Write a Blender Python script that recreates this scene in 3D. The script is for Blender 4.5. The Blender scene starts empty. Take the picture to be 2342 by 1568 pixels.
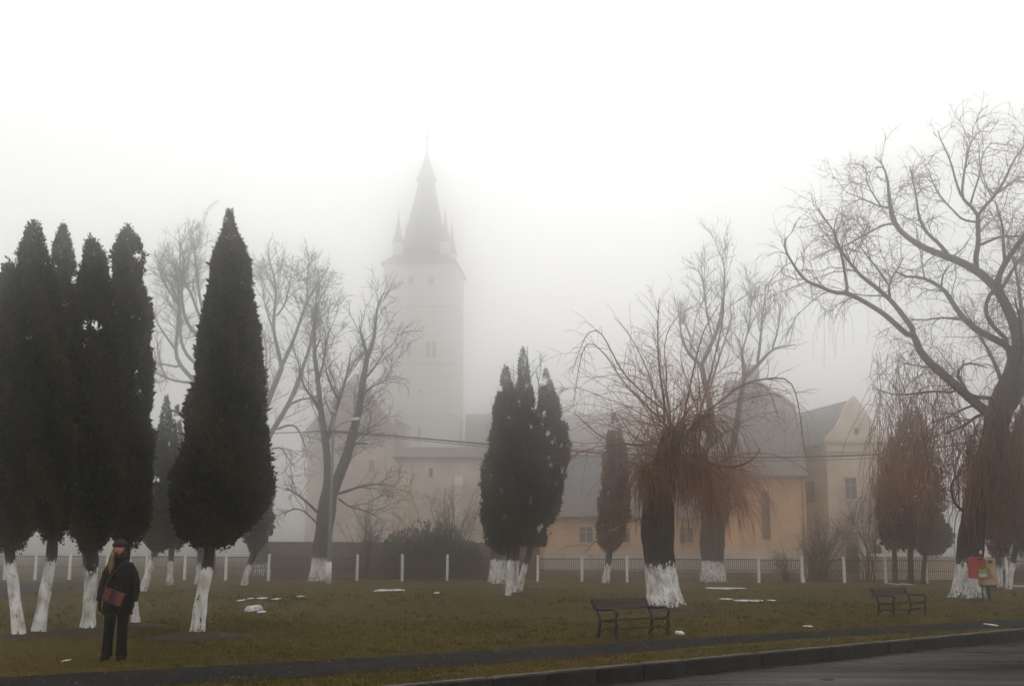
import bpy, bmesh, math, random
import numpy as np
from mathutils import Vector, Matrix

sc = bpy.context.scene
COL = sc.collection

# ------------------------------------------------------------------ camera
F, CX, CY = 2635.0, 1171.0, 784.0           # focal length and centre in units of the 2342 px wide picture
EYE = np.array([0.0, 0.0, 1.7])
TILT, ROLL = math.atan((1257 - CY) / F), 0.0045
fwd = np.array([0, math.cos(TILT), math.sin(TILT)])
up0 = np.array([0, -math.sin(TILT), math.cos(TILT)])
rt0 = np.array([1.0, 0, 0])
rt = rt0 * math.cos(ROLL) + up0 * math.sin(ROLL)
up = up0 * math.cos(ROLL) - rt0 * math.sin(ROLL)
cam_d = bpy.data.cameras.new('camera')
cam = bpy.data.objects.new('camera', cam_d)
COL.objects.link(cam)
M = Matrix([list(rt) + [0], list(up) + [0], list(-fwd) + [0], [0, 0, 0, 1]]).transposed()
M = Matrix(((rt[0], up[0], -fwd[0], EYE[0]), (rt[1], up[1], -fwd[1], EYE[1]), (rt[2], up[2], -fwd[2], EYE[2]), (0, 0, 0, 1)))
cam.matrix_world = M
cam_d.sensor_width = 36.0
cam_d.lens = F * 36.0 / 2342.0
cam_d.clip_start, cam_d.clip_end = 0.1, 3000
sc.camera = cam

# ------------------------------------------------------------------ sky, sun, exposure
SUN_EL, SUN_AZ = 50, 2.0         # the sun stands behind the fog, ahead of the camera
w = bpy.data.worlds.new('World'); sc.world = w; w.use_nodes = True
nt = w.node_tree; nt.nodes.clear()
out = nt.nodes.new('ShaderNodeOutputWorld'); bg = nt.nodes.new('ShaderNodeBackground')
sky = nt.nodes.new('ShaderNodeTexSky'); sky.sky_type = 'NISHITA'; sky.sun_disc = False
sky.sun_elevation = math.radians(SUN_EL); sky.sun_rotation = math.radians(SUN_AZ)
sky.dust_density = 3; sky.air_density = 1.0; sky.ozone_density = 1.0
hs = nt.nodes.new('ShaderNodeHueSaturation'); hs.inputs['Saturation'].default_value = 0.16
hs.inputs['Value'].default_value = 1.0
cl = nt.nodes.new('ShaderNodeMix'); cl.data_type = 'RGBA'; cl.blend_type = 'ADD'; cl.inputs[0].default_value = 1.0
CLOUD = 48                                  # the even grey cloud cover the haze hides
cl.inputs[7].default_value = (CLOUD, CLOUD, CLOUD * .998, 1)
nt.links.new(sky.outputs[0], hs.inputs['Color']); nt.links.new(hs.outputs[0], cl.inputs[6]); nt.links.new(cl.outputs[2], bg.inputs[0])
bg.inputs[1].default_value = 0.05
nt.links.new(bg.outputs[0], out.inputs[0])

sun_d = bpy.data.lights.new('sun', 'SUN'); sun = bpy.data.objects.new('sun', sun_d); COL.objects.link(sun)
sun_d.energy = 0.5; sun_d.angle = math.radians(60); sun_d.color = (1.0, 0.96, 0.9)
sun.rotation_euler = (-math.radians(90 - SUN_EL), 0, -math.radians(SUN_AZ))
sun.location = (0, 60, 60)

vs = sc.view_settings
vs.view_transform = 'Standard'; vs.look = 'None'; vs.gamma = 1.0; vs.use_curve_mapping = False
vs.exposure = -1.2
sc.cycles.use_denoising = True
sc.cycles.volume_bounces = 9
sc.cycles.max_bounces = 6
sc.cycles.transparent_max_bounces = 8

# ------------------------------------------------------------------ helpers: picture to place
def ray(px, py):
    return fwd + rt * ((px - CX) / F) + up * ((CY - py) / F)
def at(px, py, z=0.0):
    r = ray(px, py); return EYE + r * ((z - EYE[2]) / r[2])
def pt(px, py, Y):
    r = ray(px, py); return EYE + r * (Y / r[1])
def hz(px): return 1257 + (px - CX) * ROLL

# ------------------------------------------------------------------ helpers: meshes
class MB:
    def __init__(s): s.v = []; s.f = {}; s.n = 0; s.a = {}
    def add(s, V, Fs, **attr):
        V = np.asarray(V, float).reshape(-1, 3)
        for F_ in (Fs if isinstance(Fs, list) and len(Fs) and isinstance(Fs[0], np.ndarray) else [np.asarray(Fs)]):
            F_ = np.asarray(F_, int); s.f.setdefault(F_.shape[1], []).append(F_ + s.n)
        s.v.append(V)
        for k in set(list(attr) + list(s.a)):
            s.a.setdefault(k, [])
            have = sum(len(x) for x in s.a[k])
            if have < s.n: s.a[k].append(np.zeros(s.n - have))
            val = attr.get(k, 0.0)
            s.a[k].append(np.full(len(V), val) if np.isscalar(val) else np.asarray(val, float))
        s.n += len(V)
    def box(s, c, size, rz=0.0, taper=1.0, rx=0.0, ry=0.0):
        sx, sy, sz = [q / 2 for q in size]
        V = np.array([(x * sx * (taper if z > 0 else 1), y * sy * (taper if z > 0 else 1), z * sz) for z in (-1, 1) for y in (-1, 1) for x in (-1, 1)])
        if rx: V = V @ np.array([[1, 0, 0], [0, math.cos(rx), math.sin(rx)], [0, -math.sin(rx), math.cos(rx)]])
        if ry: V = V @ np.array([[math.cos(ry), 0, -math.sin(ry)], [0, 1, 0], [math.sin(ry), 0, math.cos(ry)]])
        if rz: V = V @ np.array([[math.cos(rz), math.sin(rz), 0], [-math.sin(rz), math.cos(rz), 0], [0, 0, 1]])
        s.add(V + np.asarray(c), np.array([(0, 2, 3, 1), (4, 5, 7, 6), (0, 1, 5, 4), (2, 6, 7, 3), (0, 4, 6, 2), (1, 3, 7, 5)]))
    def poly(s, pts):
        s.add(pts, np.array([list(range(len(pts)))]))
    def prism(s, outline, dvec):
        """outline: list of 3d points (a flat polygon); extruded along dvec"""
        P = np.asarray(outline, float); n = len(P); Q = P + np.asarray(dvec)
        s.add(np.vstack([P, Q]), [np.array([[i, (i + 1) % n, n + (i + 1) % n, n + i] for i in range(n)]),
                                   np.array([list(range(n))[::-1]]), np.array([list(range(n, 2 * n))])])
    def tubes(s, P, R, sides, cap=False, **attr):
        """P (B,n,3), R (B,n)"""
        P = np.asarray(P, float); R = np.asarray(R, float)
        B, n, _ = P.shape
        T = np.gradient(P, axis=1); T /= np.linalg.norm(T, axis=2, keepdims=True) + 1e-9
        mt = np.abs(T).mean(axis=1); ref = np.eye(3)[np.argmin(mt, axis=1)][:, None, :]
        N = np.cross(T, np.broadcast_to(ref, T.shape)); N /= np.linalg.norm(N, axis=2, keepdims=True) + 1e-9
        Bn = np.cross(T, N)
        a = np.arange(sides) * 2 * math.pi / sides
        V = P[:, :, None, :] + R[:, :, None, None] * (N[:, :, None, :] * np.cos(a)[None, None, :, None] + Bn[:, :, None, :] * np.sin(a)[None, None, :, None])
        idx = np.arange(B * n * sides).reshape(B, n, sides)
        i0 = idx[:, :-1, :]; i1 = idx[:, 1:, :]
        Fq = np.stack([i0, np.roll(i0, -1, 2), np.roll(i1, -1, 2), i1], -1).reshape(-1, 4)
        fs = [Fq]
        if cap: fs.append(idx[:, -1, :].reshape(-1, sides)); fs.append(idx[:, 0, ::-1].reshape(-1, sides))
        at_ = {k: (np.repeat(np.asarray(v), n * sides) if not np.isscalar(v) and np.asarray(v).shape == (B,) else
                   (np.repeat(np.asarray(v).reshape(-1), sides) if not np.isscalar(v) else v)) for k, v in attr.items()}
        s.add(V.reshape(-1, 3), fs, **at_)
    def rings(s, C, RX, RY, seg=16, cap=True, U=None, W=None, phase=0.0, lump=None):
        """stack of elliptical rings, centres C (n,3), in the x/y plane unless U, W are given"""
        C = np.asarray(C, float); n = len(C); a = np.arange(seg) * 2 * math.pi / seg + phase
        U = np.array([1, 0, 0]) if U is None else np.asarray(U); W = np.array([0, 1, 0]) if W is None else np.asarray(W)
        k = np.ones((n, seg)) if lump is None else lump
        V = C[:, None, :] + (np.asarray(RX)[:, None] * np.cos(a)[None, :] * k)[:, :, None] * U + (np.asarray(RY)[:, None] * np.sin(a)[None, :] * k)[:, :, None] * W
        idx = np.arange(n * seg).reshape(n, seg)
        Fq = np.stack([idx[:-1], np.roll(idx[:-1], -1, 1), np.roll(idx[1:], -1, 1), idx[1:]], -1).reshape(-1, 4)
        fs = [Fq]
        if cap: fs += [idx[0][::-1][None, :], idx[-1][None, :]]
        s.add(V.reshape(-1, 3), fs)
    def sphere(s, c, r, seg=12, rows=8):
        r = np.broadcast_to(np.asarray(r, float), (3,)); ph = np.linspace(0.02, math.pi - .02, rows)
        s.rings([(c[0], c[1], c[2] + r[2] * math.cos(p)) for p in ph], r[0] * np.sin(ph), r[1] * np.sin(ph), seg)
    def build(s, name, mats, parent=None, smooth=False, origin=None):
        V = np.vstack(s.v)
        if parent is not None: V = V - np.array(parent_origin(parent))
        elif origin is not None: V = V - np.asarray(origin)
        me = bpy.data.meshes.new(name)
        me.vertices.add(len(V)); me.vertices.foreach_set('co', V.astype('f4').ravel())
        loops, starts, tot = [], [], 0
        for k, L in s.f.items():
            A = np.vstack(L); loops.append(A.ravel()); starts.append(tot + np.arange(len(A)) * k); tot += A.size
        lo = np.concatenate(loops); st = np.concatenate(starts)
        me.loops.add(len(lo)); me.loops.foreach_set('vertex_index', lo.astype('i4'))
        me.polygons.add(len(st)); me.polygons.foreach_set('loop_start', st.astype('i4'))
        me.update(calc_edges=True); me.validate()
        for k, L in s.a.items():
            arr = np.concatenate(L)
            if len(arr) < s.n: arr = np.concatenate([arr, np.zeros(s.n - len(arr))])
            if len(arr) == len(me.vertices):
                at_ = me.attributes.new(k, 'FLOAT', 'POINT'); at_.data.foreach_set('value', arr.astype('f4'))
        me.polygons.foreach_set('use_smooth', np.full(len(me.polygons), bool(smooth)))
        for m in (mats if isinstance(mats, (list, tuple)) else [mats]): me.materials.append(m)
        o = bpy.data.objects.new(name, me); COL.objects.link(o)
        if parent is not None: o.parent = parent
        elif origin is not None: o.location = origin
        return o

def parent_origin(o):
    p = np.array(o.location)
    while o.parent is not None: o = o.parent; p = p + np.array(o.location)
    return p
def tag(o, label, cat, group=None, kind=None):
    o['label'] = label; o['category'] = cat
    if group: o['group'] = group
    if kind: o['kind'] = kind
    return o
def thing(name, loc, label, cat, group=None):
    o = bpy.data.objects.new(name, None); COL.objects.link(o); o.location = tuple(loc); o.empty_display_size = 0.3
    return tag(o, label, cat, group)
def structure(o): o['kind'] = 'structure'; return o

# ------------------------------------------------------------------ materials
def mat(*a_, mid=None, **k_):
    m = mat_(*a_, **k_)
    if mid:
        r_ = [n for n in m.node_tree.nodes if n.type == 'VALTORGB'][0].color_ramp; e = r_.elements.new((r_.elements[0].position + r_.elements[-1].position) / 2); e.color = (*mid, 1)
    return m
def mat_(name, c1, c2=None, scale=4.0, rough=0.85, bump=0.0, detail=6.0, spec=0.3, stretch=None, attr=None, bscale=None, lo=0.35, hi=0.65, metal=0.0):
    m = bpy.data.materials.new(name); m.use_nodes = True
    t = m.node_tree; b = t.nodes['Principled BSDF']
    b.inputs['Roughness'].default_value = rough
    b.inputs['Specular IOR Level'].default_value = spec
    b.inputs['Metallic'].default_value = metal
    co = t.nodes.new('ShaderNodeTexCoord'); mp = t.nodes.new('ShaderNodeMapping')
    t.links.new(co.outputs['Object'], mp.inputs[0])
    if stretch: mp.inputs['Scale'].default_value = stretch
    nz = t.nodes.new('ShaderNodeTexNoise'); nz.inputs['Scale'].default_value = scale; nz.inputs['Detail'].default_value = detail
    t.links.new(mp.outputs[0], nz.inputs['Vector'])
    rp = t.nodes.new('ShaderNodeValToRGB'); rp.color_ramp.elements[0].position = lo; rp.color_ramp.elements[1].position = hi
    rp.color_ramp.elements[0].color = (*c1, 1); rp.color_ramp.elements[1].color = (*(c2 or c1), 1)
    if attr:
        an = t.nodes.new('ShaderNodeAttribute'); an.attribute_name = attr
        ad = t.nodes.new('ShaderNodeMath'); ad.operation = 'MULTIPLY_ADD'; ad.inputs[1].default_value = 0.45
        t.links.new(nz.outputs[0], ad.inputs[0]); 
        sb = t.nodes.new('ShaderNodeMath'); sb.operation = 'SUBTRACT'; sb.inputs[1].default_value = 0.225
        t.links.new(an.outputs['Fac'], sb.inputs[0]); t.links.new(sb.outputs[0], ad.inputs[2])
        t.links.new(ad.outputs[0], rp.inputs[0])
    else:
        t.links.new(nz.outputs[0], rp.inputs[0])
    t.links.new(rp.outputs[0], b.inputs['Base Color'])
    if bump:
        bp = t.nodes.new('ShaderNodeBump'); bp.inputs['Strength'].default_value = bump; bp.inputs['Distance'].default_value = 0.05
        n2 = t.nodes.new('ShaderNodeTexNoise'); n2.inputs['Scale'].default_value = bscale or scale * 3; n2.inputs['Detail'].default_value = 8
        t.links.new(mp.outputs[0], n2.inputs['Vector']); t.links.new(n2.outputs[0], bp.inputs['Height']); t.links.new(bp.outputs[0], b.inputs['Normal'])
    return m

def bark_mat(name, c1, c2, white=(0.86, 0.84, 0.80)):
    """bark with a coat of limewash up to the height where attribute 'ww' falls below 1"""
    m = mat(name, c1, c2, 5.0, 0.95, 0.9, 8, 0.15, (3, 3, 0.6), None, 9)
    t = m.node_tree; b = t.nodes['Principled BSDF']; rp = [n for n in t.nodes if n.type == 'VALTORGB'][0]
    co = [n for n in t.nodes if n.type == 'TEX_COORD'][0]
    an = t.nodes.new('ShaderNodeAttribute'); an.attribute_name = 'ww'
    mp = t.nodes.new('ShaderNodeMapping'); mp.inputs['Scale'].default_value = (1, 1, 0.55); t.links.new(co.outputs['Object'], mp.inputs[0]); oi = t.nodes.new('ShaderNodeObjectInfo'); vm = t.nodes.new('ShaderNodeVectorMath'); vm.operation = 'SCALE'; vm.inputs[0].default_value = (17, 31, 23); t.links.new(oi.outputs['Random'], vm.inputs['Scale']); t.links.new(vm.outputs[0], mp.inputs['Location'])
    n1 = t.nodes.new('ShaderNodeTexNoise'); n1.inputs['Scale'].default_value = 14; n1.inputs['Detail'].default_value = 5; n1.inputs['Roughness'].default_value = .65
    t.links.new(mp.outputs[0], n1.inputs['Vector'])
    # ww: 1 well inside the paint, 0 outside; chips where noise is high
    ma = t.nodes.new('ShaderNodeMath'); ma.operation = 'MULTIPLY_ADD'; ma.inputs[1].default_value = 3.0; ma.inputs[2].default_value = -1.84
    t.links.new(n1.outputs[0], ma.inputs[0])
    su = t.nodes.new('ShaderNodeMath'); su.operation = 'SUBTRACT'; t.links.new(an.outputs['Fac'], su.inputs[0]); t.links.new(ma.outputs[0], su.inputs[1])
    r2 = t.nodes.new('ShaderNodeMapRange'); r2.inputs['From Min'].default_value = 0.87; r2.inputs['From Max'].default_value = 1.02
    t.links.new(su.outputs[0], r2.inputs['Value'])
    n2 = t.nodes.new('ShaderNodeTexNoise'); n2.inputs['Scale'].default_value = 6; n2.inputs['Detail'].default_value = 6
    t.links.new(mp.outputs[0], n2.inputs['Vector'])
    r3 = t.nodes.new('ShaderNodeValToRGB'); r3.color_ramp.elements[0].position = .3; r3.color_ramp.elements[1].position = .62
    r3.color_ramp.elements[0].color = (white[0] * .42, white[1] * .39, white[2] * .35, 1); r3.color_ramp.elements[1].color = (*white, 1)
    t.links.new(n2.outputs[0], r3.inputs[0])
    mx = t.nodes.new('ShaderNodeMix'); mx.data_type = 'RGBA'
    t.links.new(r2.outputs[0], mx.inputs[0]); t.links.new(rp.outputs[0], mx.inputs[6]); t.links.new(r3.outputs[0], mx.inputs[7])
    t.links.new(mx.outputs[2], b.inputs['Base Color'])
    return m

MT = {}
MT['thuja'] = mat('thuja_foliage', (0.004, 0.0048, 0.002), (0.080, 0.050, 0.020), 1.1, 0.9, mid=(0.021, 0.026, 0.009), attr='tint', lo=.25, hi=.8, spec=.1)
MT['brown_thuja'] = mat('brown_conifer_foliage', (0.022, 0.012, 0.006), (0.26, 0.088, 0.03), 1.0, 0.9, mid=(0.10, 0.040, 0.016), attr='tint', lo=.2, hi=.8, spec=.1)
MT['yew'] = mat('dark_evergreen_foliage', (0.05, 0.048, 0.04), (0.15, 0.14, 0.118), 1.0, 0.9, attr='tint', lo=.2, hi=.8, spec=.1)
MT['bark'] = bark_mat('dark_bark', (0.014, 0.012, 0.010), (0.05, 0.042, 0.035))
MT['greybark'] = bark_mat('grey_bark', (0.035, 0.032, 0.030), (0.09, 0.083, 0.078))
MT['twig'] = mat('bare_twigs', (0.05, 0.044, 0.042), (0.10, 0.088, 0.08), 1.5, .95, spec=.1)
MT['willow'] = mat('willow_shoots', (0.070, 0.033, 0.017), (0.37, 0.15, 0.052), 0.9, .8, attr='tint', lo=.15, hi=.85, spec=.2)
MT['willow_limb'] = mat('willow_limb_bark', (0.020, 0.016, 0.013), (0.085, 0.052, 0.035), 2.0, .95, .5, spec=.1)
MT['white_wall'] = mat('white_limewash_wall', (0.78, 0.76, 0.71), (0.86, 0.84, 0.80), .25, .95, .1)
MT['grey_tile'] = mat('grey_roof_tiles', (0.15, 0.142, 0.139), (0.24, 0.225, 0.217), 1.2, .9, .3, stretch=(1, 1, 3))
MT['slate'] = mat('dark_slate', (0.06, 0.058, 0.057), (0.10, 0.097, 0.095), 1.2, .9)
MT['pale_tile'] = mat('pale_grey_tiles', (0.22, 0.20, 0.19), (0.34, 0.31, 0.295), 1.2, .9, .3, stretch=(1, 1, 3))
MT['red_tile'] = mat('weathered_red_tiles', (0.22, 0.17, 0.15), (0.33, 0.26, 0.23), .8, .9, .3, stretch=(1, 1, 4))
MT['pink_wall'] = mat('pinkish_plaster', (0.54, 0.45, 0.385), (0.76, 0.66, 0.58), .4, .95, .15)
MT['orange_wall'] = mat('orange_plaster', (0.55, 0.32, 0.19), (0.76, 0.48, 0.30), .5, .95, .1)
MT['cream_wall'] = mat('cream_plaster', (0.55, 0.43, 0.32), (0.76, 0.62, 0.49), .5, .95, .1)
MT['trim'] = mat('pale_trim_paint', (0.52, 0.47, 0.42), (0.62, 0.57, 0.52), 2, .9)
MT['pane'] = mat('dark_window_glass', (0.03, 0.032, 0.036), (0.05, 0.052, 0.056), .5, .15, spec=.5)
MT['dark'] = mat('dark_opening', (0.02, 0.018, 0.017), (0.035, 0.03, 0.03), 2, .95)
MT['brick'] = mat('dark_brick', (0.10, 0.066, 0.056), (0.19, 0.125, 0.105), 3, .95, .4)
MT['white_post'] = mat('white_concrete', (0.78, 0.76, 0.73), (0.88, 0.86, 0.83), 6, .9, .2)
MT['rail'] = mat('brown_painted_steel', (0.07, 0.042, 0.033), (0.115, 0.066, 0.05), 5, .7)
MT['iron'] = mat('black_cast_iron', (0.008, 0.008, 0.009), (0.02, 0.02, 0.02), 20, .5, .2)
MT['slat'] = mat('dark_red_brown_wood', (0.020, 0.008, 0.008), (0.040, 0.016, 0.015), 6, .6, .2, stretch=(1, 1, 8))
MT['snow'] = mat('old_snow', (0.34, 0.33, 0.31), (0.74, 0.75, 0.76), 13, .7, .4)
MT['lamp_metal'] = mat('galvanised_steel', (0.16, 0.16, 0.155), (0.24, 0.24, 0.235), 3, .6)
MT['lamp_white'] = mat('white_lamp_housing', (0.62, 0.63, 0.62), (0.72, 0.73, 0.72), 3, .5)
MT['cable'] = mat('black_cable', (0.03, 0.03, 0.03), (0.045, 0.045, 0.045), 3, .8)
MT['kerb'] = mat('wet_kerb_stone', (0.007, 0.006, 0.005), (0.020, 0.016, 0.012), 2.5, .8, .5)
MT['kerb_top'] = mat('worn_kerb_top', (0.05, 0.04, 0.032), (0.11, 0.09, 0.07), 3, .8, .4)
MT['path'] = mat('damp_asphalt_path', (0.006, 0.006, 0.0075), (0.012, 0.012, 0.014), 1.2, .9, .5, bscale=60, spec=.08)

# ------------------------------------------------------------------ ground
K0, K1 = at(990, 1562), at(2342, 1438)
kd = (K1 - K0); kd[2] = 0; kd /= np.linalg.norm(kd)          # along the kerb
kn = np.array([-kd[1], kd[0], 0.0])                            # from the road into the lawn
def along(s, off, z=0.0): return K0 + kd * s + kn * off + np.array([0, 0, z - K0[2]])

def lawn_material():
    m = bpy.data.materials.new('winter_lawn'); m.use_nodes = True; t = m.node_tree; b = t.nodes['Principled BSDF']
    b.inputs['Roughness'].default_value = .95; b.inputs['Specular IOR Level'].default_value = .1
    co = t.nodes.new('ShaderNodeTexCoord')
    def noise(s, d=5, r=.55):
        n = t.nodes.new('ShaderNodeTexNoise'); n.inputs['Scale'].default_value = s; n.inputs['Detail'].default_value = d; n.inputs['Roughness'].default_value = r
        t.links.new(co.outputs['Object'], n.inputs['Vector']); return n
    big, mid, fine = noise(.16, 4), noise(.9, 6, .65), noise(14, 6, .7)
    r1 = t.nodes.new('ShaderNodeValToRGB'); e = r1.color_ramp.elements
    e[0].position = .36; e[0].color = (0.052, 0.051, 0.0045, 1); e[1].position = .62; e[1].color = (0.098, 0.061, 0.006, 1)
    x = e.new(.5); x.color = (0.080, 0.061, 0.0055, 1)
    t.links.new(big.outputs[0], r1.inputs[0])
    r2 = t.nodes.new('ShaderNodeValToRGB'); e = r2.color_ramp.elements
    e[0].position = .3; e[0].color = (0.052, 0.026, 0.009, 1); e[1].position = .7; e[1].color = (0.078, 0.061, 0.0055, 1)
    t.links.new(mid.outputs[0], r2.inputs[0])
    mx = t.nodes.new('ShaderNodeMix'); mx.data_type = 'RGBA'; mx.inputs[0].default_value = .5
    t.links.new(r1.outputs[0], mx.inputs[6]); t.links.new(r2.outputs[0], mx.inputs[7])
    m2 = t.nodes.new('ShaderNodeMix'); m2.data_type = 'RGBA'; m2.blend_type = 'MULTIPLY'; m2.inputs[0].default_value = .8
    r3 = t.nodes.new('ShaderNodeValToRGB'); e = r3.color_ramp.elements; e[0].position = .3; e[0].color = (.45, .45, .45, 1); e[1].position = .68; e[1].color = (1.35, 1.35, 1.35, 1)
    t.links.new(fine.outputs[0], r3.inputs[0]); t.links.new(mx.outputs[2], m2.inputs[6]); t.links.new(r3.outputs[0], m2.inputs[7])
    so = noise(.42, 7, .6); rs_ = t.nodes.new('ShaderNodeMapRange'); rs_.inputs['From Min'].default_value = .56; rs_.inputs['From Max'].default_value = .68; rs_.inputs['To Max'].default_value = .75; t.links.new(so.outputs[0], rs_.inputs['Value'])
    m4 = t.nodes.new('ShaderNodeMix'); m4.data_type = 'RGBA'; t.links.new(rs_.outputs[0], m4.inputs[0]); t.links.new(m2.outputs[2], m4.inputs[6]); m4.inputs[7].default_value = (0.028, 0.017, 0.008, 1)
    t.links.new(m4.outputs[2], b.inputs['Base Color'])
    bp = t.nodes.new('ShaderNodeBump'); bp.inputs['Strength'].default_value = .8; bp.inputs['Distance'].default_value = .06
    t.links.new(fine.outputs[0], bp.inputs['Height']); t.links.new(bp.outputs[0], b.inputs['Normal'])
    return m
MT['lawn'] = lawn_material()

def road_material():
    m = mat('wet_asphalt', (0.0035, 0.003, 0.003), (0.008, 0.0062, 0.0064), 1.3, .3, .25, bscale=45, spec=.05)
    t = m.node_tree; b = t.nodes['Principled BSDF']; co = [n for n in t.nodes if n.type == 'TEX_COORD'][0]
    mp = t.nodes.new('ShaderNodeMapping'); mp.inputs['Rotation'].default_value = (0, 0, -math.atan2(kd[1], kd[0])); mp.inputs['Scale'].default_value = (.12, 1.3, 1)
    t.links.new(co.outputs['Object'], mp.inputs[0])
    n = t.nodes.new('ShaderNodeTexNoise'); n.inputs['Scale'].default_value = 1.4; n.inputs['Detail'].default_value = 6; t.links.new(mp.outputs[0], n.inputs['Vector'])
    r = t.nodes.new('ShaderNodeMapRange'); r.inputs['From Min'].default_value = .35; r.inputs['From Max'].default_value = .65; r.inputs['To Min'].default_value = .16; r.inputs['To Max'].default_value = .6
    t.links.new(n.outputs[0], r.inputs['Value']); t.links.new(r.outputs[0], b.inputs['Roughness'])
    m2_ = t.nodes.new('ShaderNodeMapping'); m2_.inputs['Rotation'].default_value = (0, 0, -math.atan2(kd[1], kd[0])); m2_.inputs['Scale'].default_value = (.10, .42, 1); t.links.new(co.outputs['Object'], m2_.inputs[0])
    w2 = t.nodes.new('ShaderNodeTexNoise'); w2.inputs['Scale'].default_value = 1.0; w2.inputs['Detail'].default_value = 5; t.links.new(m2_.outputs[0], w2.inputs['Vector'])
    q = t.nodes.new('ShaderNodeMapRange'); q.inputs['From Min'].default_value = .42; q.inputs['From Max'].default_value = .62; q.inputs['To Min'].default_value = .005; q.inputs['To Max'].default_value = .11
    t.links.new(w2.outputs[0], q.inputs['Value']); t.links.new(q.outputs[0], b.inputs['Specular IOR Level'])
    return m
MT['road'] = road_material()

KH = 0.21
# lawn sheet: everything beyond the kerb; a grid so that it is gently uneven
b = MB()
S = np.concatenate([np.linspace(-420, -40, 24), np.linspace(-36, 76, 113), np.linspace(84, 420, 22)])
O = np.concatenate([np.linspace(0.12, 60, 90), np.linspace(64, 520, 40)])
SS, OO = np.meshgrid(S, O, indexing='ij')
rs = np.random.RandomState(3)
Zg = sum(a * np.sin(SS * fx + OO * fy + p) for a, fx, fy, p in [(0.018, .35, .21, 1), (.015, .8, -.5, 2), (.008, 2.1, 1.4, .4), (.006, -1.6, 2.6, 3)])
fade = np.clip((OO - 6) / 4, 0, 1) * np.clip((70 - OO) / 10, 0, 1); Zg = Zg * fade
G = K0[None, None, :] + kd * SS[..., None] + kn * OO[..., None]; G[..., 2] = Zg
idx = np.arange(SS.size).reshape(SS.shape)
b.add(G.reshape(-1, 3), np.stack([idx[:-1, :-1], idx[1:, :-1], idx[1:, 1:], idx[:-1, 1:]], -1).reshape(-1, 4))
structure(b.build('lawn', MT['lawn'], smooth=True))
b = MB(); b.poly([along(-420, -8.5, -KH), along(420, -8.5, -KH), along(420, -0.02, -KH), along(-420, -0.02, -KH)])
structure(b.build('road', MT['road']))
b = MB(); b.poly([along(-420, -60, -KH + .1), along(420, -60, -KH + .1), along(420, -8.5, -KH + .1), along(-420, -8.5, -KH + .1)])
structure(b.build('near_pavement', MT['path']))
# kerb stones: 1 m blocks with joints and a worn top
b, bt = MB(), MB(); rk = random.Random(5)
for i in range(-30, 70):
    j = rk.uniform(-.016, .016); c = along(i + .5, 0.04 + j, -KH / 2 - .02)
    b.box(c, (0.965, 0.17, KH + .02 + rk.uniform(-.006, .01)), math.atan2(kd[1], kd[0]))
    c = along(i + .5, 0.05 + j, 0.004); bt.box(c, (0.93, 0.13, 0.02), math.atan2(kd[1], kd[0]), .96)
ko = structure(b.build('kerb', MT['kerb'])); structure(bt.build('kerb_top', MT['kerb_top'], ko))
# footpath, cut from the edges seen
def strip(name, upper, lower, z, m, ext0=8, ext1=25, n=60):
    U = np.array([at(*p) for p in upper]); L = np.array([at(*p) for p in lower])
    def fit(A, q):
        d = np.concatenate([[0], np.cumsum(np.linalg.norm(np.diff(A, axis=0), axis=1))]); tot = d[-1]
        P = np.stack([np.interp(np.clip(q * tot, 0, tot), d, A[:, k]) for k in range(3)], -1)
        d0 = (A[1] - A[0]) / np.linalg.norm(A[1] - A[0]); d1 = (A[-1] - A[-2]) / np.linalg.norm(A[-1] - A[-2])
        return P + np.where(q < 0, q * tot, 0)[:, None] * d0 + np.where(q > 1, (q - 1) * tot, 0)[:, None] * d1
    q = np.linspace(-.8, 3, 160); Up, Lo = fit(U, q), fit(L, q)
    r = np.random.RandomState(8)
    Up[:, :2] += r.normal(0, .025, (len(q), 2)); Lo[:, :2] += r.normal(0, .025, (len(q), 2))
    Up[:, 2] = z; Lo[:, 2] = z; V = np.vstack([Lo, Up]); n = len(q)
    b = MB(); b.add(V, np.array([[i, i + 1, n + i + 1, n + i] for i in range(n - 1)]))
    return structure(b.build(name, m))
strip('footpath', [(0, 1549), (390, 1529), (878, 1501), (1503, 1464), (1816, 1446), (2342, 1415)],
      [(378, 1567), (781, 1543), (1315, 1503), (1691, 1468), (2128, 1443), (2342, 1432)], 0.012, MT['path'])
# second path in front of the fence at the far left
b = MB(); pts = [at(-160, 1336), at(60, 1333), at(215, 1332), at(200, 1340), at(140, 1348), at(60, 1360), at(0, 1369), at(-160, 1400)]
for p in pts: p[2] = 0.045
b.poly(pts[::-1]); structure(b.build('side_path', MT['path']))

# ------------------------------------------------------------------ evergreen trees (thujas)
def leaf_cloud(b, c, o, n, size, rng, tint, upmix=.75):
    size = np.broadcast_to(np.asarray(size, float).reshape(-1, 1), (n, 1))
    """n sprays at points c (n,3) pointing outward along o; two kite shaped leaves each"""
    for k in range(2):
        a = o * rng.uniform(.3, .9, (n, 1)) + np.array([0, 0, 1]) * rng.uniform(.45, 1.5, (n, 1)) * upmix + rng.normal(0, .34, (n, 3))
        a /= np.linalg.norm(a, axis=1, keepdims=True)
        wv = np.cross(a, rng.normal(0, 1, (n, 3))); wv /= np.linalg.norm(wv, axis=1, keepdims=True) + 1e-9
        ln = size * rng.uniform(.6, 1.35, (n, 1)); ln = ln * np.where(rng.uniform(0, 1, (n, 1)) < .08, 1.4, 1.0); wd = ln * rng.uniform(.14, .27, (n, 1))
        V = np.stack([c, c + a * ln * .55 + wv * wd, c + a * ln, c + a * ln * .5 - wv * wd], 1)
        b.add(V.reshape(-1, 3), np.arange(4 * n).reshape(n, 4), tint=np.repeat(tint, 4))

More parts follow.
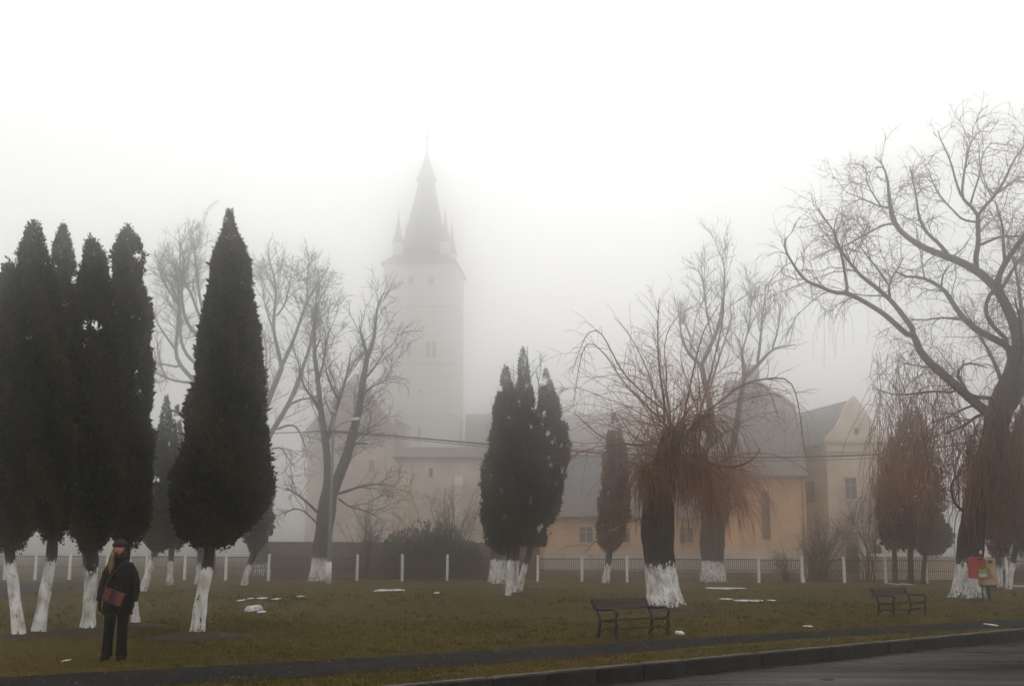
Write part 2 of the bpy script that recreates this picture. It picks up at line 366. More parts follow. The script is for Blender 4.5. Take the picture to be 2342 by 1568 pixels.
def thuja(label, trunk, rows, n, size=.15, white=None, seed=0, rt_px=(14, 9), m='thuja', group=None, name='thuja_tree', gaps=.2, bend=None, yoff=0.0, rag=.15, barkm='bark', cat='evergreen tree'):
    rng = np.random.RandomState(seed)
    base = at(*trunk[0]); Y = base[1]
    root = thing(name, base, label, cat, group)
    P = np.array([base] + [pt(x, y, Y) for x, y in trunk[1:]])
    pxm = abs(pt(trunk[0][0] + 10, trunk[0][1], Y)[0] - pt(trunk[0][0], trunk[0][1], Y)[0]) / 10
    # trunk, resampled
    d = np.concatenate([[0], np.cumsum(np.linalg.norm(np.diff(P, axis=0), axis=1))]); q = np.linspace(0, d[-1], 26)
    C = np.stack([np.interp(q, d, P[:, k]) for k in range(3)], -1)
    R = np.interp(q / d[-1], [0, .5, 1], [rt_px[0] * pxm, rt_px[1] * pxm, rt_px[1] * pxm * .6]); R *= 1 + .06 * np.sin(q * 9 + seed)
    R[0] *= 1.3; R[1] *= 1.12; C[0, 2] -= .12
    tb = MB()
    wz = pt(trunk[0][0], white, Y)[2] if white else -9
    ww = np.clip(.5 + (wz - C[:, 2]) * 6, 0, 1)
    ww[C[:, 2] < .38] *= .93; ww[C[:, 2] < .10] = .35
    tb.tubes(C[None], R[None], 10, ww=ww[None])
    tb.build('trunk', MT[barkm], root, smooth=True)
    # crown
    rows = sorted(rows)
    z = np.array([pt((l + r) / 2, y, Y)[2] for y, l, r in rows]); cx = np.array([pt((l + r) / 2, y, Y)[0] for y, l, r in rows])
    rr = np.array([(pt(r, y, Y)[0] - pt(l, y, Y)[0]) / 2 for y, l, r in rows])
    o = np.argsort(z); z, cx, rr = z[o], cx[o], rr[o]
    rr = np.maximum(rr * (.95 if size < .13 else .97) - size * .62, .02); zr_ = z[-1] - z[0]; z = z[0] + size * .5 + (z - z[0]) * (zr_ - size * 1.9) / zr_
    zz = np.linspace(z[0], z[-1], 400); cr = np.interp(zz, z, rr); cw = np.cumsum(cr + .05); cw /= cw[-1]
    cb = MB()
    ph = rng.uniform(0, 6.28, 14); fr = rng.uniform(1.2, 4.5, 14); kk = rng.randint(1, 6, 14)
    nh = int(5 + gaps * 26); holes = [(rng.uniform(-.85, .85), rng.uniform(z[0] + .5, z[-1] - .5), rng.uniform(.55, .95) * size * (1.35 if size < .13 else .8)) for _ in range(nh)]
    def lump(th, zv): return sum(np.sin(kk[i] * th + fr[i] * zv * (1.0 + .35 * (i % 3)) + ph[i]) for i in range(14)) / 14 ** .5 + .55 * np.sin(7 * th + 5.1 * zv + ph[3]) * np.sin(9.3 * zv - 3 * th + ph[5]) + .35 * np.sin(13 * th - 15 * zv + ph[1]) * np.sin(17 * zv + ph[2])
    for part, frac, dep in (('shell', .72, (1.0, 4.0, .55)), ('core', .28, (1.5, 1.5, .85))):
        N = int(n * frac); zv = np.interp(rng.uniform(0, 1, N), cw, zz); th = rng.uniform(0, 2 * math.pi, N)
        l = lump(th, zv)
        keep = rng.uniform(0, 1, N) > gaps * np.clip(-l, 0, 1.5) * 1.6 if part == 'shell' else np.ones(N, bool)
        zv, th, l = zv[keep], th[keep], l[keep]; N = len(zv)
        r0 = np.interp(zv, z, rr)
        rad = r0 * (1 + rag * l) * (1 - rng.beta(dep[0], dep[1], N) * dep[2]) + rng.normal(0, .02, N)
        xc = np.interp(zv, z, cx)
        dx = rad * np.cos(th)
        ok = np.ones(N, bool)
        for hx, hzv, hr in holes: ok &= ((dx - hx * r0) / hr) ** 2 + ((zv - hzv) / (hr * 1.5)) ** 2 > rng.uniform(.3, 1.5, N)
        zv, th, l, r0, rad, xc = zv[ok], th[ok], l[ok], r0[ok], rad[ok], xc[ok]; N = len(zv)
        c = np.stack([xc + rad * np.cos(th), np.full(N, Y + yoff) + rad * np.sin(th), zv + rng.normal(0, .05, N)], -1)
        od = np.stack([np.cos(th), np.sin(th), np.zeros(N)], -1)
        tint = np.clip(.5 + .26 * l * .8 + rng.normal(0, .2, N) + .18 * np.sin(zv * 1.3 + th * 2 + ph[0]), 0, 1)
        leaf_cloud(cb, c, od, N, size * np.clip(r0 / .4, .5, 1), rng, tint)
    # small leader at the tip
    N = 16; zt = z[-1] + rng.uniform(-.3, .02, N); c = np.stack([cx[-1] + rng.normal(0, .05, N), Y + yoff + rng.normal(0, .05, N), zt], -1)
    leaf_cloud(cb, c, np.tile([0, 0, 1.6], (N, 1)), N, size * .55, rng, np.full(N, .6))
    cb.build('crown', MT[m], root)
    return root

gA = 'dark columnar thujas in the near left row'
thuja('dark thuja at the left edge of the photo, whitewashed trunk leaning left', [(45, 1459), (34, 1370), (24, 1280), (14, 1180), (10, 1000)],
      [(640, -28, 12), (720, -62, 34), (850, -85, 52), (1000, -92, 66), (1120, -80, 78), (1200, -50, 80), (1262, -5, 52)], 35262, .105, 1284, 11, (15, 11), group=gA)
thuja('tall dark thuja on the whitewashed trunk that leans right', [(86, 1455), (100, 1370), (118, 1275), (122, 1200), (90, 1000)],
      [(495, 68, 90), (520, 52, 106), (560, 40, 112), (610, 14, 118), (700, 2, 132), (850, 0, 150), (1000, 10, 160), (1100, 40, 165), (1180, 70, 160), (1240, 92, 150)], 40687, .105, 1276, 12, (15, 12), group=gA)
thuja('narrow peaked dark thuja behind the trunk that leans right', [(205, 1430), (200, 1340), (196, 1270), (165, 1150), (150, 1000)],
      [(503, 138, 152), (540, 122, 168), (600, 112, 176), (700, 108, 180), (850, 104, 182), (1000, 100, 180), (1120, 108, 176), (1200, 130, 180), (1235, 160, 190)], 29837, .105, 1290, 13, (8, 7), group=gA)
thuja('dark thuja on an upright whitewashed trunk at the standing person\'s elbow', [(200, 1445), (206, 1370), (212, 1290), (212, 1200), (205, 1000)],
      [(530, 198, 214), (560, 186, 240), (600, 182, 254), (700, 172, 264), (850, 165, 272), (1000, 168, 280), (1120, 172, 278), (1200, 172, 270), (1262, 176, 240)], 37975, .105, 1302, 14, (17, 12), group=gA)
thuja('dark thuja rising behind the standing person\'s hat, right end of the near cluster', [(312, 1432), (302, 1340), (290, 1275), (292, 1200), (300, 1000)],
      [(506, 284, 302), (530, 266, 322), (570, 258, 334), (640, 258, 334), (700, 256, 344), (850, 250, 348), (1000, 246, 350), (1120, 240, 348), (1200, 240, 340), (1255, 262, 318)], 37975, .105, 1270, 15, (10, 9), group=gA, gaps=.4)
thuja('tallest dark thuja standing alone, pointed tip, whitewashed trunk leaning right', [(450, 1455), (460, 1370), (476, 1290), (484, 1210), (505, 1000)],
      [(468, 520, 531), (500, 508, 544), (545, 494, 562), (590, 482, 574), (660, 470, 582), (740, 458, 594), (800, 450, 598), (880, 442, 604), (920, 430, 616), (1000, 414, 622), (1060, 398, 624), (1120, 388, 620), (1180, 392, 602), (1225, 406, 560), (1255, 440, 520)], 56962, .105, 1296, 16, (17, 12), gaps=.15, rag=.1)
gB = 'smaller hazy thujas behind the near row'
thuja('hazy grey-green thuja with bent whitewashed trunk, seen right of the standing person', [(324, 1356), (340, 1310), (352, 1275), (368, 1200), (380, 1000)],
      [(893, 376, 386), (930, 364, 398), (1000, 354, 410), (1100, 340, 418), (1180, 328, 424), (1235, 324, 410), (1268, 340, 380)], 7000, .2, 1270, 17, (9, 8), group=gB)
thuja('fainter hazy thuja just left of the tallest thuja\'s trunk', [(388, 1342), (389, 1310), (391, 1280), (396, 1200), (402, 1000)],
      [(914, 402, 410), (950, 394, 418), (1040, 388, 430), (1140, 380, 440), (1220, 376, 440), (1262, 384, 416)], 6000, .22, 1284, 18, (7, 7), group=gB)
thuja('hazy thuja hidden behind the tallest thuja\'s trunk', [(452, 1338), (455, 1310), (458, 1280), (462, 1200), (468, 1000)],
      [(1000, 462, 474), (1040, 450, 486), (1140, 442, 495), (1220, 440, 495), (1262, 450, 474)], 5000, .22, 1285, 19, (8, 7), group=gB)
thuja('hazy thuja with kinked whitewashed trunk, right of the tallest thuja', [(558, 1342), (562, 1318), (572, 1290), (580, 1265), (584, 1100)],
      [(1005, 586, 600), (1040, 572, 616), (1100, 556, 626), (1160, 548, 626), (1220, 550, 618), (1268, 566, 600)], 7000, .2, 1288, 20, (8, 7), group=gB)
gC = 'cluster of three thujas in the middle of the lawn'
thuja('left one of the clustered mid-lawn thujas, broad and rounded', [(1163, 1362), (1163, 1320), (1166, 1280), (1165, 1200), (1160, 1000)],
      [(830, 1150, 1164), (860, 1140, 1174), (900, 1134, 1182), (1000, 1118, 1200), (1080, 1102, 1208), (1140, 1097, 1210), (1200, 1100, 1206), (1250, 1118, 1190), (1272, 1140, 1172)], 24640, .115, 1278, 21, (7, 6), group=gC)
thuja('middle and tallest one of the clustered mid-lawn thujas', [(1174, 1358), (1176, 1320), (1178, 1280), (1185, 1200), (1192, 1000)],
      [(788, 1191, 1200), (820, 1182, 1212), (860, 1178, 1218), (920, 1172, 1224), (1000, 1160, 1240), (1100, 1158, 1240), (1190, 1165, 1232), (1250, 1180, 1222)], 19040, .115, 1282, 22, (11, 8), group=gC, gaps=.25)
thuja('right one of the clustered mid-lawn thujas, ragged side and leaning trunk', [(1186, 1352), (1196, 1310), (1209, 1270), (1222, 1190), (1240, 1000)],
      [(836, 1242, 1254), (870, 1232, 1266), (920, 1228, 1280), (970, 1228, 1300), (1000, 1226, 1306), (1060, 1222, 1300), (1130, 1214, 1286), (1200, 1204, 1270), (1252, 1208, 1252)], 19040, .115, 1290, 23, (7, 6), group=gC, gaps=.45, rag=.2, m='thuja')
thuja('slim hazy thuja directly left of the pollard willow', [(1384, 1336), (1388, 1310), (1393, 1270), (1398, 1200), (1404, 1000)],
      [(936, 1400, 1410), (970, 1390, 1424), (1040, 1380, 1438), (1120, 1372, 1442), (1190, 1364, 1440), (1240, 1362, 1428), (1266, 1380, 1408)], 7000, .2, 1290, 24, (8, 7), m='brown_thuja')
gD = 'brown conifers on the right behind the far bench'
thuja('tall rust-brown conifer behind the far bench, peaked crown', [(2082, 1334), (2082, 1300), (2082, 1270), (2084, 1200), (2085, 1000)],
      [(905, 2078, 2092), (940, 2062, 2108), (1000, 2040, 2126), (1080, 2026, 2150), (1150, 2018, 2158), (1210, 2026, 2146), (1262, 2056, 2112)], 8000, .2, None, 25, (7, 6), m='brown_thuja', group=gD, rag=.3, gaps=.25)
thuja('lower rust-brown conifer left of the peaked brown one', [(2047, 1334), (2047, 1300), (2046, 1270), (2042, 1200), (2038, 1080)],
      [(985, 2030, 2042), (1030, 2016, 2058), (1100, 2008, 2074), (1170, 2004, 2078), (1230, 2012, 2070), (1262, 2028, 2060)], 6000, .2, None, 26, (6, 5), m='brown_thuja', group=gD, rag=.3, gaps=.25)
thuja('small dark green conifer under the weeping willow\'s low branches', [(2112, 1334), (2112, 1310), (2116, 1270), (2126, 1200)],
      [(1120, 2120, 2132), (1160, 2106, 2150), (1210, 2098, 2168), (1250, 2096, 2172), (1274, 2106, 2150)], 5000, .22, None, 27, (6, 5), m='yew', rag=.22)
gE = 'dark conifers at the right edge'
thuja('dark brown conifer on the left whitewashed trunk behind the litter bins', [(2286, 1346), (2285, 1310), (2284, 1280), (2286, 1200), (2290, 1000)],
      [(930, 2286, 2298), (980, 2268, 2312), (1060, 2254, 2324), (1150, 2246, 2330), (1220, 2250, 2326), (1282, 2268, 2308)], 8000, .22, 1292, 28, (8, 7), m='brown_thuja', group=gE)
thuja('dark brown conifer on the slanting whitewashed trunk at the right edge', [(2305, 1348), (2312, 1310), (2318, 1280), (2330, 1200), (2345, 1000)],
      [(880, 2346, 2358), (940, 2326, 2376), (1040, 2304, 2392), (1140, 2298, 2396), (1220, 2306, 2388), (1280, 2330, 2360)], 9000, .22, 1290, 29, (7, 6), m='brown_thuja', group=gE)

# ------------------------------------------------------------------ bare trees
def resample(P, n):
    P = np.asarray(P, float); d = np.concatenate([[0], np.cumsum(np.linalg.norm(np.diff(P, axis=0), axis=1))])
    # smooth (Catmull-like) by cubic through chord-length parameter: simple two-pass corner cutting
    Q = P
    for _ in range(2):
        if len(Q) < 3: break
        A = Q[:-1] * .75 + Q[1:] * .25; B = Q[:-1] * .25 + Q[1:] * .75
        Q = np.vstack([Q[:1], np.stack([A, B], 1).reshape(-1, 3)[1:-1], Q[-1:]])
    d = np.concatenate([[0], np.cumsum(np.linalg.norm(np.diff(Q, axis=0), axis=1))])
    q = np.linspace(0, d[-1], n)
    return np.stack([np.interp(q, d, Q[:, k]) for k in range(3)], -1)

THIN = .62
def limb(pxs, Y, r0, r1, n=14, y1=0.0, y0=0.0, rng=None, on=None):
    """a limb traced in the picture; it starts on the nearest limb or trunk of the list `on` and runs off to depth Y+y1"""
    m = len(pxs); Q = resample(np.array([(x, y, 0.0) for x, y in pxs]), n); t = np.linspace(0, 1, n); D0 = Y + y0
    if on:
        r = ray(*pxs[0]); r = r / np.linalg.norm(r); A = np.vstack([l[0] for l in on]); v = A - EYE; k = v @ r
        g = np.linalg.norm(v - k[:, None] * r, axis=1); a = int(np.argmin(g))
        if g[a] < .6: D0 = A[a][1]
    Dp = D0 + (Y + y1 - D0) * t ** .9
    if rng is not None:
        L = np.hypot(Q[-1, 0] - Q[0, 0], Q[-1, 1] - Q[0, 1]) * Y / F; w_ = np.cumsum(rng.normal(0, L * .012, n)); Dp = Dp + (w_ - w_[0]) * np.minimum(1, t * 3)
    P = np.array([pt(Q[i, 0], Q[i, 1], Dp[i]) for i in range(n)])
    if on and g[a] < .3: P[0] = A[a]
    r0 = r0 * THIN; r1 = r1 * THIN
    return P, r0 * (1 - t) ** .8 + r1 * (1 - (1 - t) ** .8)
def limbs(specs, Y, s, rng, trunk, n=16):
    """specs: (px list, r0, r1, start depth, end depth[, n])"""
    done = [(resample(np.array(trunk), 40), None)]; out = []
    for sp in specs:
        p, r0, r1, y0, y1 = sp[:5]; l = limb(p, Y, r0 * s, r1 * s, sp[5] if len(sp) > 5 else n, y1, y0, rng, done)
        out.append(l); done.append((resample(l[0], 60), None))
    return out

def shoot(rng, p, d, L, n, wander, grav=0.0, gpow=1.0):
    P = [np.array(p)]; d = np.array(d, float); st = L / (n - 1)
    for i in range(n - 1):
        d = d + rng.normal(0, wander, 3) + np.array([0, 0, grav * (i / n) ** gpow]); d /= np.linalg.norm(d); P.append(P[-1] + d * st)
    return np.array(P)

def offshoots(rng, limbs, per_m, len_lo, len_hi, n, ang=(30, 65), upb=.25, wander=.12, grav=0.0, t0=.15, rfac=.6, rmin=.006, taper=.4, gpow=1.0, limit=None, outb=0.0, centre=None, xmax=None):
    out = []
    for P, R in limbs:
        L = np.linalg.norm(np.diff(P, axis=0), axis=1).sum(); k = rng.poisson(per_m * L * (1 - t0))
        for _ in range(k):
            t = t0 + (1 - t0) * rng.uniform() ** .8; i = t * (len(P) - 1); a = int(min(i, len(P) - 2)); fr_ = i - a
            p = P[a] * (1 - fr_) + P[a + 1] * fr_; r = R[a] * (1 - fr_) + R[a + 1] * fr_
            T = P[a + 1] - P[a]; T = T / (np.linalg.norm(T) + 1e-9)
            v = np.cross(T, rng.normal(0, 1, 3)); v /= np.linalg.norm(v) + 1e-9
            an = math.radians(rng.uniform(*ang)); d = T * math.cos(an) + v * math.sin(an) + np.array([0, 0, upb])
            if centre is not None: e = p - centre; e[2] = 0; d = d + outb * e / (np.linalg.norm(e) + 1e-6)
            d /= np.linalg.norm(d); ll = rng.uniform(len_lo, len_hi) * (1.15 - .5 * t)
            Q = shoot(rng, p, d, ll, n, wander, grav, gpow)
            r0 = max(rmin, min(r * rfac, .011 * ll + .004)); q = np.linspace(0, 1, n)
            out.append((Q, r0 * (1 - q) + max(rmin * .6, r0 * taper) * q))
    return out

def put(b, limbs, sides, rng=None, t_lo=.2, t_hi=.8):
    by = {}
    for P, R in limbs: by.setdefault(len(P), []).append((P, R))
    for n, L in by.items():
        at_ = {'tint': rng.uniform(t_lo, t_hi, len(L))} if rng is not None else {}
        b.tubes(np.array([x[0] for x in L]), np.array([x[1] for x in L]), sides, **at_)

def trunk_mesh(P, R, white_z, root, m, sides=14, flare=1.4, seed=0, n=24):
    C = resample(P, n); q = np.linspace(0, 1, n); d = np.concatenate([[0], np.cumsum(np.linalg.norm(np.diff(np.asarray(P, float), axis=0), axis=1))]); R = np.interp(q, d / d[-1], R)
    h = C[:, 2] - C[0, 2]; R = R * (1 + (flare - 1) * np.exp(-h / .25)); C[0, 2] -= .15
    b = MB(); ww = np.clip(.5 + (white_z - C[:, 2]) * 8, 0, 1); ww[:2] = np.minimum(ww[:2], [.3, .75])
    b.tubes(C[None], R[None], sides, ww=ww[None])
    # ribs and bulges
    V = b.v[0].reshape(n, sides, 3); rng = np.random.RandomState(seed); a = np.arange(sides) * 6.283 / sides
    k = 1 + .07 * np.sin(3 * a[None, :] + 1.5 * h[:, None] + seed) + .05 * np.sin(5 * a[None, :] - 2.2 * h[:, None]) + rng.normal(0, .02, (n, sides)) + .22 * np.exp(-h / .18)[:, None] * np.sin(4 * a + seed)[None, :]
    V[:] = C[:, None, :] + (V - C[:, None, :]) * k[:, :, None]; b.v[0] = V.reshape(-1, 3)
    return b.build('trunk', MT[m], root, smooth=True)

def scale_of(px, py, Y): return abs(pt(px + 10, py, Y)[0] - pt(px, py, Y)[0]) / 10

def crop(x0, y0, s):
    return lambda *P: [((x0 + x / s) / 1.0248, (y0 + y / s) / 1.0248) for x, y in P]
c4 = crop(1800, 250, 2.613); c5 = crop(1950, 800, 2.413); c1 = crop(1300, 580, 2.529); cL = crop(600, 750, 3.92); cK = crop(350, 500, 3.123); cJ = crop(0, 450, 2.851); cp = crop(1350, 950, 3.136)

# --- great weeping willow at the right
def weeping_willow():
    rng = np.random.RandomState(41)
    base = at(2212, 1371); Y = base[1]; s = scale_of(2212, 1300, Y)
    root = thing('willow_tree', base, 'great bare weeping willow at the right edge, thick dark trunk half whitewashed', 'tree')
    tp = [base] + [pt(*p, Y) for p in c5((775, 1200), (810, 960), (865, 720), (925, 480), (975, 330), (1040, 170), (1086, 0))]
    trunk_mesh(tp, [.50, .46, .44, .46, .45, .44, .40, .36], pt(2212, 1292, Y)[2], root, 'bark', 18, 1.35, 4, 34)
    U = lambda pts, r0, r1, y1=0.0, y0=0.0, n=16: (pts, r0, r1, y0, y1, n)
    main = [
        U(c5((930, 440), (860, 390), (780, 320), (700, 250), (620, 180), (540, 110), (480, 30)) + c4((930, 1480), (890, 1400)), 20, 12, -1.5, 0),
        U(c4((890, 1400), (860, 1405), (780, 1330), (700, 1260), (600, 1200), (490, 1140), (400, 1140), (330, 1105), (230, 1070), (170, 990), (130, 920), (95, 850), (110, 790)), 11, 2.2, -3.5, -1.5, 24),
        U(c4((490, 1140), (475, 1040), (455, 920), (430, 830), (400, 740), (360, 690), (300, 590)), 6, 1.6, -4, -2.4),
        U(c4((890, 1400), (890, 1360), (820, 1270), (750, 1180), (640, 1090), (560, 1030), (500, 950), (440, 870), (400, 750), (415, 680)), 11, 1.8, -.5, -1.5, 20),
        U(c4((750, 1180), (735, 1090), (790, 1000), (830, 920)), 5, 1.8, .5, -1), U(c4((735, 1090), (690, 1020), (650, 960), (600, 900), (560, 840)), 4, 1.5, -2.2, -1),
        U(c5((1000, 250),) + c4((1500, 1480), (1400, 1430), (1280, 1370), (1200, 1300), (1140, 1220), (1090, 1130), (1030, 1085), (960, 1050), (880, 1040), (820, 1040), (760, 980)), 18, 2.5, 1.8, 0, 22),
        U(c4((1200, 1300), (1050, 1290), (950, 1310), (870, 1295)), 5, 1.6, 1.8, .8), U(c4((1060, 1105), (1070, 1030), (1110, 960)), 4, 1.5, .4, 1.0), U(c4((960, 1050), (940, 950), (950, 860)), 3, 1.2, 2, 1.4),
        U(c5((1050, 130),) + c4((1530, 1400), (1480, 1260), (1400, 1110), (1280, 1000), (1120, 920), (1000, 880), (890, 820), (800, 740), (760, 680), (750, 600), (740, 500), (730, 400), (700, 310), (650, 270)), 24, 1.8, 1.2, 0, 28),
        U(c4((770, 700), (700, 710), (620, 760), (540, 800), (470, 850)), 4.5, 1.6, -1, 1), U(c4((750, 600), (680, 590), (620, 560), (560, 530), (480, 500)), 4, 1.5, 2.3, 1), U(c4((690, 585), (630, 490), (600, 420), (600, 340)), 3.5, 1.3, .4, 1.4),
        U(c4((1120, 920), (1050, 830), (960, 750), (920, 650), (910, 530), (880, 400), (870, 330)), 8, 1.5, -1.6, .7),
        U(c4((1280, 1000), (1270, 920), (1290, 830), (1285, 730), (1285, 650)), 11, 8, -.6, .5),
        U(c4((1285, 650), (1240, 580), (1190, 550), (1190, 450), (1210, 320), (1230, 220), (1255, 150)), 7, 1.4, -1.8, -.6), U(c4((1240, 580), (1260, 500), (1300, 380), (1310, 250), (1370, 180)), 4.5, 1.3, .8, -.8),
        U(c4((1285, 650), (1320, 600), (1400, 510), (1460, 400), (1500, 300), (1568, 200), (1590, 150)), 7, 1.5, -.2, -.6, 18), U(c4((1400, 510), (1480, 440), (1580, 390)), 4, 1.4, 1, -.4),
        U(c4((1275, 690), (1190, 680), (1130, 610), (1060, 540), (1010, 440), (980, 340)), 5, 1.3, 1.2, -.6), U(c4((1190, 545), (1150, 430), (1120, 300), (1060, 170), (1040, 100)), 5, 1.2, -2.4, -1),
        U(c4((1300, 840), (1380, 800), (1440, 780), (1560, 785)), 6, 3, .8, 0), U(c4((1390, 520), (1330, 450), (1310, 350)), 3, 1.2, -1, -.4), U(c4((1120, 920), (1200, 860), (1250, 770)), 3, 1.2, 1.4, .7),
        U(c4((1430, 1150), (1400, 1080), (1440, 970), (1520, 850), (1600, 740), (1680, 600), (1740, 420)), 13, 2.5, -1.5, 0, 20), U(c4((1450, 960), (1440, 820), (1440, 720), (1400, 600), (1390, 540)), 7, 1.5, -2.2, -.6),
        U(c4((1480, 1440), (1380, 1350), (1330, 1270), (1340, 1180), (1390, 1110)), 9, 7, 0, .2), U(c4((1430, 1120), (1490, 1010), (1560, 900), (1640, 860)), 8, 3, .8, 0),
        U(c5((970, 330), (900, 320), (810, 315), (760, 290), (730, 220), (705, 190), (740, 120), (830, 130), (880, 150)), 9, 2, -1.4, 0), U(c5((900, 420), (830, 410), (760, 470), (690, 500), (640, 520)), 7, 2, -2, 0), U(c5((830, 360), (760, 370), (640, 440), (560, 460)), 5, 1.8, 1.5, 0),
        U(c5((700, 290), (560, 280), (440, 300), (330, 300), (250, 265)), 5, 1.6, -2.4, -.5), U(c5((790, 980), (740, 960), (690, 910), (670, 830), (690, 770), (740, 740)), 7, 2.5, -.8, -.2), U(c5((560, 150), (510, 140), (400, 125)), 3.5, 1.8, -1.5, -.8),
        # limbs that run out of the picture to the right and towards/away from the camera
        U([(2300, 960), (2360, 850), (2440, 760), (2520, 660), (2560, 520)], 16, 2.5, 1, 0), U([(2320, 900), (2400, 880), (2500, 860), (2590, 800)], 13, 2, -3, 0),
        U([(2330, 850), (2370, 700), (2400, 560), (2440, 400), (2450, 320)], 16, 2, -2, 0), U([(2320, 870), (2340, 760), (2330, 640), (2300, 520)], 12, 2, 5, 0), U([(2300, 940), (2290, 860), (2250, 780), (2200, 700)], 11, 2, 6.5, 0),
        U([(2300, 940), (2330, 860), (2340, 760), (2320, 680)], 11, 2, -5.5, 0)]
    main = [([(x, y + max(0, 620 - y) * .05) for x, y in m_[0]],) + m_[1:] for m_ in main]
    main = limbs(main, Y, s, rng, tp)
    b = MB(); put(b, main, 7)
    sec = offshoots(rng, main, 2.2, .8, 2.3, 8, upb=.08, wander=.16, t0=.25, rfac=.5, rmin=.014)
    put(b, sec, 5); b.build('limbs', MT['willow_limb'], root, smooth=True)
    tb = MB()
    ter = offshoots(rng, main + sec, 3.8, .5, 1.4, 6, upb=.05, wander=.2, grav=-.16, t0=.3, rfac=.55, rmin=.0095)
    put(tb, ter, 4, rng, .0, .45)
    fine = offshoots(rng, ter, 3.8, .35, 1.1, 5, upb=.0, wander=.22, grav=-.35, t0=.3, rfac=.7, rmin=.008); put(tb, fine, 3, rng, 0, .5)
    hb = MB()
    src = [l for l in main + sec + ter if l[0][-1][2] < 11.5]
    hang = offshoots(rng, src, .55, 1.0, 3.4, 10, ang=(30, 80), upb=.0, wander=.07, grav=-.85, t0=.4, rfac=.4, rmin=.006, gpow=.6); put(hb, hang, 3, rng, .1, .7)
    hang3 = offshoots(rng, main + sec, .9, .5, 1.7, 8, ang=(30, 90), upb=.0, wander=.08, grav=-.8, t0=.3, rfac=.4, rmin=.007, gpow=.5); put(hb, hang3, 3, rng, .05, .5)
    low = [l for l in main + sec if l[0][:, 2].mean() < 6.6 and l[0][:, 2].mean() > 1.5]
    hang2 = offshoots(rng, low, 3.6, 1.0, 3.2, 10, ang=(30, 80), upb=.0, wander=.08, grav=-.9, t0=.1, rfac=.4, rmin=.007, gpow=.5); put(hb, hang2, 3, rng, .2, .9)
    # curtain of shoots hanging down the trunk and to its right
    cur = []
    for i in range(1000):
        x = rng.uniform(2200, 2420); yt = rng.uniform(880, 1130) if x > 2240 else rng.uniform(960, 1120); p = pt(x, yt, Y + rng.uniform(-1.9, 1.6))
        if abs(p[1] - Y) < .4 and x < 2300: p[1] = Y - .55
        L_ = rng.uniform(.8, 2.6); L_ = min(L_, p[2] - 1.6)
        if L_ > .4: Q = shoot(rng, p, (rng.normal(0, .3), rng.normal(0, .3), -.6), L_, 8, .06, -.5); cur.append((Q, np.linspace(.012, .007, 8)))
    put(hb, cur, 3, rng, 0, .75)
    for i in range(420):
        x = rng.uniform(1990, 2190); yt = rng.uniform(800, 1080); p = pt(x, yt, Y + rng.uniform(-1.5, 2.5)); L_ = min(rng.uniform(.9, 3.0), p[2] - 1.9)
        if L_ > .4: Q = shoot(rng, p, (rng.normal(0, .3), rng.normal(0, .3), -.6), L_, 8, .06, -.5); cur.append((Q, np.linspace(.012, .007, 8)))
    put(hb, cur[-420:], 3, rng, .2, .9)
    tb.build('twigs', MT['willow'], root); hb.build('hanging_shoots', MT['willow'], root)
    return root, Y
willow_root, willow_Y = weeping_willow()

